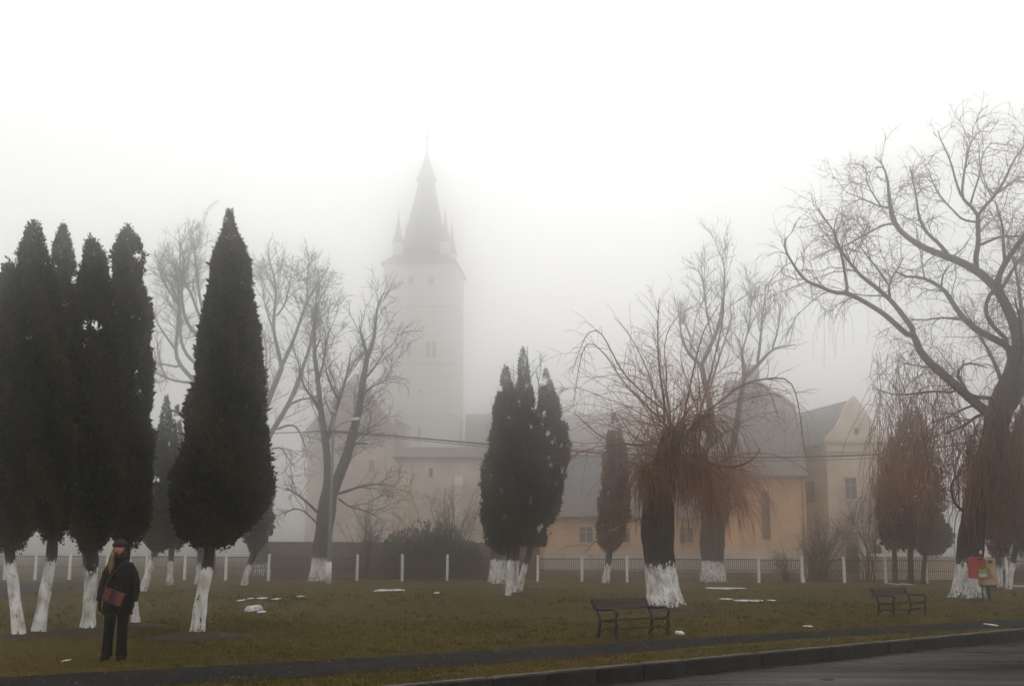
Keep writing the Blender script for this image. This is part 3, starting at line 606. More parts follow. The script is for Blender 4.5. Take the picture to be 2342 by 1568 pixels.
# --- pollard willow in the middle right
def pollard():
    rng = np.random.RandomState(52)
    base = at(1521, 1391); Y = base[1]; s = scale_of(1521, 1300, Y)
    root = thing('willow_tree', base, 'pollarded willow with orange shoots and stout whitewashed trunk by the near bench', 'tree')
    tp = [base] + [pt(x, y, Y) for x, y in ((1514, 1340), (1508, 1290), (1503, 1230), (1504, 1170), (1515, 1100), (1530, 1040), (1540, 985))]
    trunk_mesh(tp, [.54, .46, .45, .48, .46, .42, .38, .33], pt(1510, 1290, Y)[2], root, 'bark', 18, 1.25, 9, 30)
    b = MB()
    put(b, [limb([(1500, 1180), (1486, 1130), (1474, 1072)], Y, .26, .2, 8, -.3), limb([(1545, 1010), (1575, 990), (1600, 960), (1625, 945)], Y, .16, .1, 8, -.2), limb([(1530, 1050), (1560, 1060), (1590, 1075)], Y, .14, .08, 8, .5)], 8)
    U = lambda pts, r0, r1, y1=0.0, y0=0.0, n=16: (pts, r0, r1, y0, y1, n)
    main = [U(c1((650, 1100), (650, 1000), (650, 900), (615, 700), (610, 450), (620, 300)), 5.5, 1.3, -.6), U(c1((650, 900), (670, 780), (640, 560), (720, 400), (840, 340)), 3, 1.0, .8),
        U(c1((770, 1090), (765, 1000), (800, 830), (840, 650), (880, 490), (980, 330)), 4.5, 1.2, .5), U(c1((800, 830), (740, 660), (760, 560)), 2, .9, -.8), U(c1((800, 1130), (850, 1020), (900, 850), (960, 600), (1005, 400), (1000, 300)), 5, 1.2, -1),
        U(c1((830, 1050), (900, 970), (1000, 900), (1100, 810), (1250, 775), (1380, 770), (1430, 850), (1465, 1050), (1480, 1220)), 4.5, 1.0, -1.2, 0, 22), U(c1((850, 1020), (960, 930), (1080, 830), (1200, 790), (1290, 860), (1320, 1000)), 3.5, .9, 1.4, 0, 20),
        U(c1((640, 960), (500, 840), (400, 740), (330, 600), (270, 490), (200, 490), (150, 600), (100, 750)), 4, .9, -1.2, 0, 22), U(c1((620, 1010), (480, 880), (380, 760), (310, 640), (200, 540), (150, 650), (110, 950)), 3.5, .9, .9, 0, 22),
        U(c1((650, 940), (600, 900), (560, 740), (440, 500), (350, 410)), 3, 1, .6), U(c1((620, 1160), (450, 1170), (330, 1165)), 3, 1.2, -.8), U(c1((600, 1160), (490, 1150), (430, 1080), (370, 960)), 3, 1.1, -.3),
        U(c1((560, 1180), (300, 1140), (200, 1060), (110, 970)), 3, 1.3, -.8), U(c1((780, 1220), (870, 1230), (930, 1290), (1080, 1305), (1190, 1250), (1215, 1190)), 6, 2, -.7), U(c1((660, 1000), (740, 930), (820, 900)), 2.5, 1, -.5), U(c1((620, 1050), (600, 900), (570, 780)), 3, 1, .5),
        U(c1((880, 1240), (960, 1120), (1060, 1060), (1200, 1050)), 3, 1, 1), U([(1480, 1180), (1420, 1200), (1370, 1230), (1338, 1262)], 1.8, 1.0, -1.4)]
    main = limbs(main, Y, s, rng, tp)
    heads = [pt(1474, 1075, Y - .3), pt(1541, 988, Y), pt(1600, 962, Y - .2), pt(1590, 1075, Y + .5), pt(1520, 1040, Y), pt(1545, 1050, Y - .3)]
    rand = []
    for i in range(70):
        h = heads[rng.choice(len(heads), p=[.18, .28, .2, .1, .14, .1])]; az = rng.uniform(0, 6.283); el = math.radians(rng.uniform(15, 80))
        d = (math.cos(az) * math.cos(el), math.sin(az) * math.cos(el), math.sin(el)); L_ = rng.uniform(1.6, 4.4)
        rand.append((shoot(rng, h + rng.normal(0, .08, 3), d, L_, 12, .07, -.20), np.linspace(rng.uniform(.011, .022), .005, 12)))
    put(b, main[:1] + main[2:4] + main[13:14], 7); b.build('limbs', MT['willow_limb'], root, smooth=True)
    tb = MB(); put(tb, main, 6, rng, .3, .7); put(tb, rand, 4, rng, .3, .9)
    tw = offshoots(rng, main + rand, 3.6, .5, 1.6, 7, ang=(20, 60), upb=.15, wander=.13, grav=-.12, t0=.2, rfac=.5, rmin=.0065); put(tb, tw, 3, rng, .2, .8)
    tw2 = offshoots(rng, tw, 1.0, .3, .8, 5, ang=(20, 70), upb=0, wander=.15, grav=-.2, t0=.2, rfac=.6, rmin=.0055); put(tb, tw2, 3, rng, .1, .7)
    dr = offshoots(rng, main[5:9] + rand, .55, .8, 2.2, 9, ang=(30, 80), upb=0, wander=.06, grav=-.8, t0=.55, rfac=.4, rmin=.0055, gpow=.5); put(tb, dr, 3, rng, .2, .8)
    tb.build('upright_shoots', MT['willow'], root)
    hb = MB(); sk = []
    for i in range(720):
        h = heads[rng.choice(len(heads), p=[.30, .22, .13, .17, .1, .08])]; az = rng.uniform(0, 6.283)
        k = rng.uniform(.2, 1.0); hi_ = rng.choice(len(heads), p=[.27, .22, .15, .19, .1, .07]); h = heads[hi_]; L_ = rng.uniform(.8, 2.0 if hi_ == 0 else 2.8); d = (math.cos(az) * k * (.5 if hi_ == 0 else .75) + .10, math.sin(az) * k * .8, rng.uniform(-.7, .35) * k)
        Q = shoot(rng, h + rng.normal(0, .13, 3), d, L_, 12, .07, -.55, .5); sk.append((Q, np.linspace(rng.uniform(.008, .014), .006, 12)))
    put(hb, sk, 3, rng, .0, .85)
    tk = offshoots(rng, sk[::2], .9, .3, 1.0, 6, ang=(20, 60), upb=-.2, wander=.12, grav=-.3, t0=.3, rfac=.7, rmin=.006); put(hb, tk, 3, rng, .1, .8)
    hb.build('hanging_shoots', MT['willow'], root)
pollard()

# --- generic bare tree: traced limbs plus grown branches
def bare_tree(label, base_px, trunk_px, tr, limbs_px, white=None, seed=1, bark='greybark', dens=(1.3, 2.2, 2.0), lens=((1.2, 3.2), (.7, 1.7), (.4, 1.0)), twig='twig', upb=.35, group=None, rmin=.009, grav=(0, 0, 0), droop=0.0, name='bare_tree', dY=0.0, cat='bare tree', t0=.25):
    rng = np.random.RandomState(seed); base = at(*base_px); Y = base[1] + dY; base = np.array([pt(base_px[0], base_px[1], Y)[0], Y, 0.0]); s = scale_of(base_px[0], base_px[1] - 60, Y)
    root = thing(name, base, label, cat, group)
    tp = [base] + [pt(x, y, Y) for x, y in trunk_px]
    trunk_mesh(tp, [r * s for r in tr], pt(base_px[0], white, Y)[2] if white else -9, root, bark, 12, 1.25, seed, 22)
    main = limbs(limbs_px, Y, s, rng, tp)
    b = MB(); put(b, main, 6)
    a = offshoots(rng, main, dens[0], *lens[0], 9, ang=(25, 60), upb=upb, wander=.13, grav=grav[0], t0=t0, rfac=.5, rmin=rmin * 1.9); put(b, a, 5)
    b.build('branches', MT[bark], root, smooth=True)
    tb = MB(); c = offshoots(rng, main + a, dens[1], *lens[1], 6, ang=(25, 60), upb=upb * .8, wander=.16, grav=grav[1], t0=.25, rfac=.5, rmin=rmin * 1.2); put(tb, c, 4, rng)
    d = offshoots(rng, c, dens[2] * 1.5, *lens[2], 5, ang=(20, 55), upb=upb * .6, wander=.18, grav=grav[2], t0=.25, rfac=.65, rmin=rmin); put(tb, d, 3, rng)
    if droop:
        e = offshoots(rng, main + a, droop, .8, 2.4, 8, ang=(30, 80), upb=0, wander=.08, grav=-.6, t0=.4, rfac=.4, rmin=rmin, gpow=.6); put(tb, e, 3, rng)
    tb.build('twigs', MT[twig], root)
    return root
# second pollard, hazier, by the fence
bare_tree('hazy tall pollard behind the orange willow, broad whitewashed base by the fence', (1628, 1326), [(1629, 1280), (1632, 1200), (1636, 1160), (1645, 1110)], [29, 26, 28, 34, 22], [
    (c1((850, 1300), (920, 1150), (930, 1000), (915, 900), (880, 750), (870, 700)), 15, 10, 0, -.6), (c1((870, 700), (940, 550), (990, 420), (1000, 320), (1010, 200), (1000, 60)), 8, 1.5, -.6, -1), (c1((870, 700), (800, 640), (750, 540), (740, 420)), 7, 2, -.6, .8),
    (c1((960, 1350), (1050, 1220), (1080, 1050), (1095, 920), (1130, 770), (1110, 620), (1090, 540)), 15, 3, 0, .8), (c1((1130, 770), (1200, 700), (1290, 600), (1360, 585), (1430, 575)), 8, 1.6, .7, 0), (c1((1200, 690), (1220, 560), (1230, 400), (1250, 280)), 7, 1.5, .5, 1.6),
    (c1((1110, 620), (1160, 450), (1165, 250)), 4, 1.4, .8, 2), (c1((1290, 600), (1330, 470), (1340, 330)), 4, 1.4, 0, -1), (c1((940, 550), (900, 400), (880, 200)), 4, 1.4, -.8, -2), (c1((900, 900), (960, 700), (1020, 520), (1050, 400)), 5, 1.4, -.4, -2.4)],
    white=1281, seed=61, dY=-5.0, dens=(1.7, 3.2, 2.4), lens=((1.2, 3.2), (.7, 1.9), (.4, 1.2)), upb=.75, rmin=.011)
def orange_skirt():
    # orange hanging shoots on the hazy pollard's head
    rng = np.random.RandomState(62); base = at(1628, 1326); Y = base[1] - 5.0
    root = [o for o in bpy.data.objects if o.get('label', '').startswith('hazy tall pollard')][0]
    hb = MB(); sk = []
    for i in range(520):
        p = pt(rng.uniform(1590, 1700), rng.uniform(1040, 1160), Y + rng.uniform(-1, .6)); az = rng.uniform(0, 6.283); k = rng.uniform(.3, 1)
        Q = shoot(rng, p, (math.cos(az) * k * 1.3 + .25, math.sin(az) * k, rng.uniform(-.3, .5)), rng.uniform(1.2, 3.6), 10, .09, -.45, .5); sk.append((Q, np.linspace(.018, .009, 10)))
    put(hb, sk, 3, rng, .2, .9); hb.build('hanging_shoots', MT['willow'], root)
orange_skirt()
# large two-stemmed tree by the lamp post
bare_tree('large bare tree forking low, whitewashed base beside the street lamp', (733, 1326), [(735, 1280), (741, 1200), (749, 1150), (760, 1110), (768, 1085)], [24, 21, 19, 21, 17, 8], [
    ([(742, 1190), (746, 1140)] + cL((665, 1400), (650, 1200), (620, 1000), (590, 800), (575, 600), (545, 400), (530, 200), (540, 0), (560, -150)), 19, 2.5, .2, .8), ([(746, 1180), (758, 1130)] + cL((800, 1340), (850, 1200), (900, 1000), (950, 800), (985, 550), (1020, 340)), 23, 9, 0, -1), (cL((1020, 340), (1080, 200), (1100, 0), (1120, -150), (1180, -260)), 9, 1.8, -1, -1.4), (cL((1020, 330), (970, 150), (950, 50)), 7, 3, -1, 0),
    (cL((640, 1100), (690, 1010), (715, 880), (760, 740), (820, 560), (850, 440), (870, 300)), 11, 2, .2, 1.6), (cL((760, 740), (700, 620), (650, 500), (630, 380)), 5, 2, .8, -.6), (cL((615, 950), (590, 840), (510, 700), (440, 620), (400, 480), (380, 330)), 6, 1.8, .4, -1.4), (cL((570, 560), (620, 400), (640, 200), (700, 40)), 5, 1.6, .4, 2), (cL((700, 880), (610, 680), (690, 650)), 3, 1.5, 0, -1),
    (cL((880, 1080), (900, 1130), (1020, 1135)), 5, 4, -.8, -1.2), ([(770, 1130), (800, 1120), (830, 1110), (870, 1105), (900, 1112)], 6, 1.5, -.2, -1.5), ([(735, 1180), (705, 1150), (680, 1130), (655, 1115)], 6, 1.8, 0, -1), ([(728, 1200), (700, 1170), (672, 1160), (650, 1175)], 4, 1.3, 0, 1.2), ([(775, 1140), (800, 1160), (830, 1165), (860, 1180)], 4, 1.3, 0, -1), (cL((985, 560), (1100, 420), (1180, 280), (1250, 230)), 5, 1.5, -1, -2), (cL((960, 700), (1080, 600), (1180, 560), (1260, 470)), 4, 1.4, -1, .5)],
    white=1279, seed=63, dY=-2.4, dens=(1.8, 3.2, 2.4), upb=.3, rmin=.011, grav=(-.02, -.08, -.12))
bare_tree('spreading bare tree whose limbs rise from behind the tallest thuja', (600, 1322), [(598, 1250), (596, 1150), (600, 1080)], [18, 15, 14, 14], [
    (cK((780, 1900), (820, 1500), (900, 1300), (970, 1130)), 12, 9, 0, -.5), (cK((970, 1130), (930, 950), (905, 850), (915, 700), (935, 550), (890, 380), (870, 300)), 8, 1.6, -.5, .5), (cK((970, 1110), (1040, 970), (1100, 800), (1160, 620), (1250, 500), (1310, 400)), 8, 1.5, -.5, -1.6), (cK((920, 760), (990, 680), (1030, 520), (1040, 400)), 4, 1.4, 0, 1.2),
    (cK((800, 1900), (860, 1650), (940, 1530), (1030, 1380), (1100, 1200), (1150, 1050), (1200, 900), (1210, 680), (1240, 560)), 12, 2, 0, 1.2), (cK((1030, 1400), (1100, 1360), (1190, 1350), (1250, 1330)), 5, 1.6, .4, -1), (cL((190, 1010), (260, 970), (350, 960), (400, 1020), (440, 1120), (470, 1250)), 5, 1.5, 0, -1), (cL((150, 1180), (230, 1165), (280, 1240), (330, 1330)), 4, 1.3, 0, -1.2), (cK((1160, 620), (1150, 480), (1170, 380)), 4, 1.4, -1, .4), (cK((905, 850), (860, 720), (830, 600)), 4, 1.4, 0, -1.5), (cK((880, 1330), (850, 1200), (860, 1000), (820, 850)), 5, 1.4, 0, 2)],
    white=1285, seed=64, dens=(1.8, 3.0, 2.4), upb=.35, rmin=.012, dY=7)
bare_tree('faint round-crowned bare tree between the near thuja cluster and the tallest thuja', (470, 1322), [(472, 1200), (474, 1050), (468, 930)], [22, 19, 17, 14], [
    (cJ((1340, 1300), (1190, 1150), (1170, 1050), (1190, 900), (1200, 700), (1180, 560), (1150, 420)), 9, 1.6, 0, 1), (cJ((1350, 1180), (1240, 1090), (1200, 960), (1210, 800), (1160, 650), (1090, 540)), 7, 1.5, 0, -1.5), (cJ((1380, 1000), (1310, 950), (1250, 880), (1220, 780), (1210, 600), (1200, 450), (1210, 330)), 8, 1.5, 0, 1.5), (cJ((1400, 950), (1330, 830), (1280, 680), (1210, 560), (1240, 420), (1190, 330)), 7, 1.4, 0, -1), (cJ((1390, 900), (1330, 700), (1310, 500), (1290, 350), (1340, 280)), 7, 1.4, 0, .4),
    (cJ((1170, 1050), (1100, 950), (1040, 860), (1010, 760)), 5, 1.4, .5, -1), (cJ((1320, 1275), (1290, 1275), (1150, 1260), (1030, 1200), (950, 1190)), 6, 1.6, -.2, -2), (cJ((1190, 1170), (1100, 1150), (1030, 1145), (940, 1160)), 5, 1.5, 0, 2), (cJ((1420, 900), (1480, 700), (1500, 500), (1480, 330)), 7, 1.4, 0, -.8), (cJ((1200, 760), (1110, 640), (1060, 520)), 4, 1.3, 1, -.5)],
    seed=65, dens=(1.9, 3.2, 2.4), upb=.4, rmin=.013, dY=10)
bare_tree('bare tree with streaky whitewashed base behind the mid-lawn thuja cluster', (1136, 1330), [(1137, 1280), (1142, 1200), (1150, 1120)], [19, 17, 15, 12], [
    ([(1150, 1130), (1165, 1050), (1185, 950), (1205, 860), (1207, 790)], 7, 1.4, 0, 1.2), ([(1150, 1120), (1140, 1020), (1155, 930)], 6, 1.5, 0, .5), ([(1160, 1080), (1220, 1000), (1235, 900), (1228, 850)], 5, 1.4, .3, 1.5)], white=1280, seed=66, dY=-2.6, dens=(.8, 1.2, 1.0), upb=.6, rmin=.011)
# shrubs behind the fence
def shrub(label, px, py_base, w_px, h_px, dY, n, seed, m='twig', group='bare shrubs behind the fence'):
    rng = np.random.RandomState(seed); Y = 66.5 + dY; c = pt(px, 1300, Y); base = np.array([c[0], Y, 0.0]); s = scale_of(px, 1250, Y)
    root = thing('shrub', base, label, 'shrub', group); st = []
    for i in range(n):
        a = rng.uniform(0, 6.283); k = rng.uniform(0, .9); d = (math.cos(a) * k * w_px / h_px, math.sin(a) * k * .7, 1.0); L_ = rng.uniform(.7, 1.0) * (h_px * s + .5)
        st.append((shoot(rng, base + np.array([rng.normal(0, .15), rng.normal(0, .15), 0]), d, L_, 10, .12, -.03), np.linspace(.035, .01, 10)))
    b = MB(); put(b, st, 4); b.build('stems', MT['greybark'], root)
    tb = MB(); a = offshoots(rng, st, 2.2, .5, 1.5, 6, upb=.3, wander=.18, t0=.2, rfac=.6, rmin=.012); put(tb, a, 3, rng); put(tb, offshoots(rng, a, 2, .3, .8, 5, upb=.2, wander=.2, rfac=.7, rmin=.01), 3, rng); tb.build('twigs', MT[m], root)
shrub('wide bare shrub rising left of the mid-lawn thuja cluster', 1030, 0, 70, 200, 5, 24, 71)
shrub('bare shrub between the forked tree and the dark evergreen bush', 835, 0, 50, 150, 5, 20, 72)
shrub('low twiggy shrub in front of the tall orange house', 1860, 0, 60, 75, 4, 26, 73)
shrub('thin twiggy shrub under the gabled house window', 1990, 0, 40, 200, 3, 14, 74)
shrub('low twiggy bush in front of the orange house corner', 1800, 0, 45, 45, 3, 20, 75)

def bush(label, px, top, w_px, dY, n, seed, size=.22, m='yew'):
    rng = np.random.RandomState(seed); Y = 66.5 + dY; c = pt(px, top, Y); base = np.array([c[0], Y, 0]); s = scale_of(px, top, Y); H = c[2]; Wd = w_px * s / 2
    b = MB(); u = rng.uniform(0, 1, n); th = rng.uniform(0, 6.283, n); el = np.arcsin(u)
    rad = (1 - rng.beta(1, 3, n) * .6) * (1 + .14 * np.sin(3 * th + 5 * el) + .1 * np.sin(7 * th - 3 * el))
    o = np.stack([np.cos(th) * np.cos(el), np.sin(th) * np.cos(el), np.sin(el)], -1)
    P = base + o * np.array([Wd, min(Wd, 2.0), H]) * rad[:, None]
    leaf_cloud(b, P, o, n, size, rng, np.clip(rng.normal(.45, .2, n), 0, 1), .5)
    tag(b.build('bush', MT[m], None, origin=base), label, 'bush')
bush('wide dark evergreen bush behind the fence below the tower', 985, 1214, 230, 4, 6500, 81)
shrub('tall bare shrub between the orange house and the gabled house', 1880, 0, 60, 130, 6, 26, 84)

# ------------------------------------------------------------------ fence
FX = [-58, 12, 82, 160, 245, 335, 423, 517, 615, 716, 817, 920, 1023, 1126, 1230, 1331, 1434, 1535, 1635, 1735, 1834, 1930, 2025, 2118, 2210, 2302, 2392]
FY = at(1171, 1329)[1]
fence = thing('fence', (pt(1171, 1300, FY)[0], FY, 0), 'long fence of brown steel railing between white posts behind the lawn', 'fence')
rf = random.Random(2)
xs = [pt(x, 1300, FY)[0] for x in FX]
for i, x in enumerate(xs):
    h = 1.40 + rf.uniform(-.02, .02); b = MB(); b.box((x, FY, h / 2 - .05), (.145, .145, h + .1), rf.uniform(-.03, .03), .93, ry=rf.uniform(-.012, .012))
    if abs(FX[i] - 1834) < 2: b.box((x + .02, FY - .02, .16), (.2, .2, .32), 0, .95)
    b.box((x, FY, h + .015), (.16, .16, .03), 0, .6); b.build('post', MT['white_post'], fence)
for i in range(len(xs) - 1):
    x0, x1 = xs[i] + .08, xs[i + 1] - .08; b = MB(); cx = (x0 + x1) / 2; W = x1 - x0; dz = rf.uniform(-.015, .015)
    for z, hh in ((1.24, .06), (.66, .05), (.12, .06)): b.box((cx, FY, z + dz), (W, .045, hh))
    n = int(W / .105)
    for k in range(n): b.box((x0 + (k + .5) * W / n, FY - .002, .68 + dz), (.032, .025, 1.10))
    b.build('railing_panel', MT['rail'], fence)

# ------------------------------------------------------------------ buildings
def rect_part(root, name, m, x0, x1, z0, z1, y, t, frame=None):
    b = MB(); b.box(((x0 + x1) / 2, y - t / 2, (z0 + z1) / 2), (x1 - x0, t, z1 - z0)); return b.build(name, m, root)
def window(root, x0, x1, z0, z1, y, fm='trim', mull=True, arch=False):
    """a window set on a wall face at y: frame with sill, pane and glazing bar"""
    b = MB(); f = .12
    b.box((x0 - f / 2, y - .05, (z0 + z1) / 2), (f, .1, z1 - z0 + 2 * f)); b.box((x1 + f / 2, y - .05, (z0 + z1) / 2), (f, .1, z1 - z0 + 2 * f))
    b.box(((x0 + x1) / 2, y - .05, z1 + f / 2), (x1 - x0, .1, f)); b.box(((x0 + x1) / 2, y - .09, z0 - f / 2), (x1 - x0, .18, f))
    if mull: b.box(((x0 + x1) / 2, y - .045, (z0 + z1) / 2), (.06, .05, z1 - z0)); b.box(((x0 + x1) / 2, y - .043, z0 + (z1 - z0) * .68), (x1 - x0 - .01, .045, .05))
    w_ = b.build('window', MT[fm], root); rect_part(w_, 'pane', MT['pane'], x0, x1, z0, z1, y, .03); return w_
def xz(px, py, Y): p = pt(px, py, Y); return p[0], p[2]

# church: tower with spire and corner turrets, nave
CYD = 205.0
def church():
    X0, _ = xz(889, 900, CYD); X1, _ = xz(1063, 900, CYD); xc = (X0 + X1) / 2 - 1.25; hw = (X1 - X0) / 2; zof = lambda y, x=970: xz(x, y, CYD)[1]
    root = thing('church', (xc, CYD + hw, 0), 'white church with tall spired tower fading into the fog', 'church')
    yc = CYD + hw; zc = lambda y: xz(970, y, CYD + hw)[1]; ang = math.radians(5); ca, sa = math.cos(ang), math.sin(ang)
    def L(x, y, z): return np.array([xc + x * ca + y * sa, yc - x * sa + y * ca, z])
    def slab(b, half, z0, z1, taper=1.0):
        V = [L(sx * half * k, sy * half * k, z) for z, k in ((z0, 1.0), (z1, taper)) for sy in (-1, 1) for sx in (-1, 1)]
        b.add(V, np.array([(0, 2, 3, 1), (4, 5, 7, 6), (0, 1, 5, 4), (2, 6, 7, 3), (0, 4, 6, 2), (1, 3, 7, 5)]))
    hw *= .985
    b = MB(); slab(b, hw * 1.012, -.2, zof(950)); slab(b, hw * 1.0, zof(950), zof(833)); slab(b, hw * .988, zof(833), zof(701)); slab(b, hw * .976, zof(701), zof(598)); b.build('tower', MT['white_wall'], root)
    for y, kk_ in ((950, 1.012), (833, 1.0), (701, .988)): b = MB(); slab(b, hw * kk_ + .14, zof(y) - .22, zof(y) + .22, .99); b.build('cornice', MT['trim'], root)
    def shaft(b, levels, n=8, cx=0, cy=0, ph=math.pi / 8):
        P = [L(cx, cy, z) for z, r in levels]; R = [r for z, r in levels]; b.rings(P, R, R, n, True, phase=ph)
    pm = scale_of(965, 600, CYD)
    b = MB(); slab(b, hw * 1.07, zof(602), zof(593), .93); slab(b, hw * .985, zof(593), zof(576), .74)
    shaft(b, [(zc(586), 66 * pm), (zc(549), 53 * pm), (zc(480), 35 * pm), (zc(414), 20 * pm)]); shaft(b, [(zc(413), 27 * pm), (zc(405), 23 * pm), (zc(375), 11 * pm), (zc(350), 2.4 * pm)])
    b.build('spire', MT['slate'], root)
    b = MB(); shaft(b, [(zc(357), 3.2 * pm), (zc(284), 1.6 * pm)], 6); p = L(0, 0, zc(314)); b.sphere(p, 6.5 * pm); b.build('finial', MT['dark'], root)
    for sx in (-1, 1):
        for sy in (-1, 1):
            q = hw * .66; b = MB(); shaft(b, [(zc(596), 13 * pm), (zc(566), 13 * pm)], 8, sx * q, sy * q); t = b.build('turret', MT['white_wall'], root)
            b = MB(); shaft(b, [(zc(570), 16 * pm), (zc(558), 10 * pm), (zc(525), 4 * pm), (zc(490), .8 * pm)], 8, sx * q, sy * q); b.build('turret_spire', MT['slate'], t)
    yf = -hw
    def op(name, xa, xb, ya, yb, k):
        b = MB(); x0_, _ = xz(xa, 800, CYD); x1_, _ = xz(xb, 800, CYD); x0_ -= xc; x1_ -= xc; z0, z1 = zof(yb), zof(ya)
        V = [L(x, -hw * k + d, z) for d in (.3, -.06) for x, z in ((x0_, z0), (x1_, z0), (x1_, z1 - .3), ((x0_ + x1_) / 2, z1), (x0_, z1 - .3))]
        b.prism(V[:5], V[5] - V[0]); b.build(name, MT['dark'], root)
    for xa, xb in ((923, 931), (938, 947), (982, 991), (996, 1005)): op('belfry_opening', xa, xb, 779, 818, .988)
    op('slit_window', 967, 973, 974, 1013, 1.012); op('round_hole', 966, 974, 889, 897, 1.0)
    for xa, xb in ((938, 948), (984, 996)): op('upper_window', xa, xb, 630, 650, .976)
    # nave running off to the right
    xa, _ = xz(1060, 930, CYD); xb = xz(1660, 930, CYD)[0]; yn0, yn1 = yc - 4.5, yc + 8; zr, ze = xz(1100, 934, CYD)[1], xz(1100, 1075, CYD)[1]
    b = MB(); b.box(((xa + xb) / 2, (yn0 + yn1) / 2, ze / 2), (xb - xa, yn1 - yn0, ze)); b.build('nave_wall', MT['white_wall'], root)
    b = MB(); ym = (yn0 + yn1) / 2; tri = [(xa + .05, yn0 - .5, ze - .4), (xa + .05, yn1 + .5, ze - .4), (xa + .05, ym, zr)]; b.prism(tri, (xb - xa, 0, 0)); b.build('nave_roof', MT['red_tile'], root)
    for k in range(6):
        x = xa + (k + .6) * (xb - xa) / 6.3; b = MB(); b.box((x, yn0 - .02, ze * .55), (1.3, .12, ze * .45)); b.prism([(x - .65, yn0 - .08, ze * .775), (x + .65, yn0 - .08, ze * .775), (x, yn0 - .08, ze * .775 + 1.3)], (0, .12, 0)); b.build('nave_window', MT['dark'], root)
church()

def gable_house_left():
    Y = 138.0; z = lambda y: xz(800, y, Y)[1]; x = lambda p: xz(p, 1000, Y)[0]
    root = thing('fortified_house', (x(800), Y + 4, 0), 'tall pinkish house with steep pointed roof left of the church tower', 'house')
    b = MB(); b.box(((x(705) + x(897)) / 2, Y + 4, z(985) / 2), (x(897) - x(705), 8, z(985))); b.build('wall', MT['pink_wall'], root)
    b = MB(); e = .6; zt = z(985) - .3; A = [(x(705) - e, Y - e, zt), (x(897) + e, Y - e, zt), (x(897) + e, Y + 8 + e, zt), (x(705) - e, Y + 8 + e, zt), (x(796), Y + 4, z(843)), (x(806), Y + 4, z(843))]
    b.add(A, [np.array([(0, 1, 5, 4), (2, 3, 4, 5), (3, 2, 1, 0)]), np.array([(1, 2, 5), (3, 0, 4)])]); b.build('roof', MT['red_tile'], root)
    for a, c, t, q in ((846, 858, 1052, 1078), (846, 858, 1140, 1168)): window(root, x(a), x(c), z(q), z(t), Y, 'pink_wall')
    b = MB(); b.box(((x(897) + x(925)) / 2, Y + 5, z(967) / 2), (x(925) - x(897) - .02, 5, z(967))); an = b.build('annexe', MT['pink_wall'], root)
    b = MB(); b.prism([(x(897) + .02, Y + 2.1, z(967)), (x(928), Y + 2.1, z(967)), (x(897) + .02, Y + 2.1, z(950))], (0, 5.8, 0)); b.build('annexe_roof', MT['grey_tile'], an)
gable_house_left()

def fortress_wall():
    Y = 108.0; z = lambda y: xz(1000, y, Y)[1]; x = lambda p: xz(p, 1100, Y)[0]
    root = thing('fortress_wall', (x(1075), Y, 0), 'high beige defensive wall with grey capping roof in front of the church', 'wall')
    b = MB(); b.box((x(1083), Y + .8, z(1044) / 2), (x(1268) - x(898), 1.6, z(1044))); b.build('wall', MT['pink_wall'], root)
    b = MB(); xa, xb = x(896), x(1270); b.prism([(xa, Y - .6, z(1046)), (xa, Y + 2.0, z(1046)), (xa, Y + 1.6, z(1020)), (xa, Y + 1.0, z(1020))], (xb - xa, 0, 0)); b.build('roof', MT['grey_tile'], root)
    for p in (928, 1050, 1180):
        b = MB(); b.box((x(p), Y - .6, z(1110) / 2), (.8, 1.2, z(1110)), 0, 1); b.prism([(x(p) - .4, Y - 1.2, z(1110)), (x(p) - .4, Y - .02, z(1110)), (x(p) - .4, Y - .02, z(1085))], (.8, 0, 0)); b.build('buttress', MT['cream_wall'] if p == 928 else MT['pink_wall'], root)
    for p in (985, 1110, 1215):
        b = MB(); b.box((x(p), Y - .02, z(1080)), (.35, .1, .8)); b.build('loophole', MT['dark'], root)
fortress_wall()

def garden_wall():
    Y = 79.0; z = lambda y: xz(900, y, Y)[1]; x = lambda p: xz(p, 1250, Y)[0]
    root = thing('garden_wall', (x(900), Y, 0), 'low dark brick garden wall behind the fence, left of the orange house', 'wall')
    b = MB(); b.box(((x(592) + x(1235)) / 2, Y + .2, z(1243) / 2), (x(1235) - x(592), .4, z(1243))); b.build('wall', MT['brick'], root)
    b = MB(); b.box(((x(592) + x(1235)) / 2, Y + .2, z(1243) + .06), (x(1235) - x(592) + .1, .55, .12)); b.build('coping', MT['brick'], root)
garden_wall()

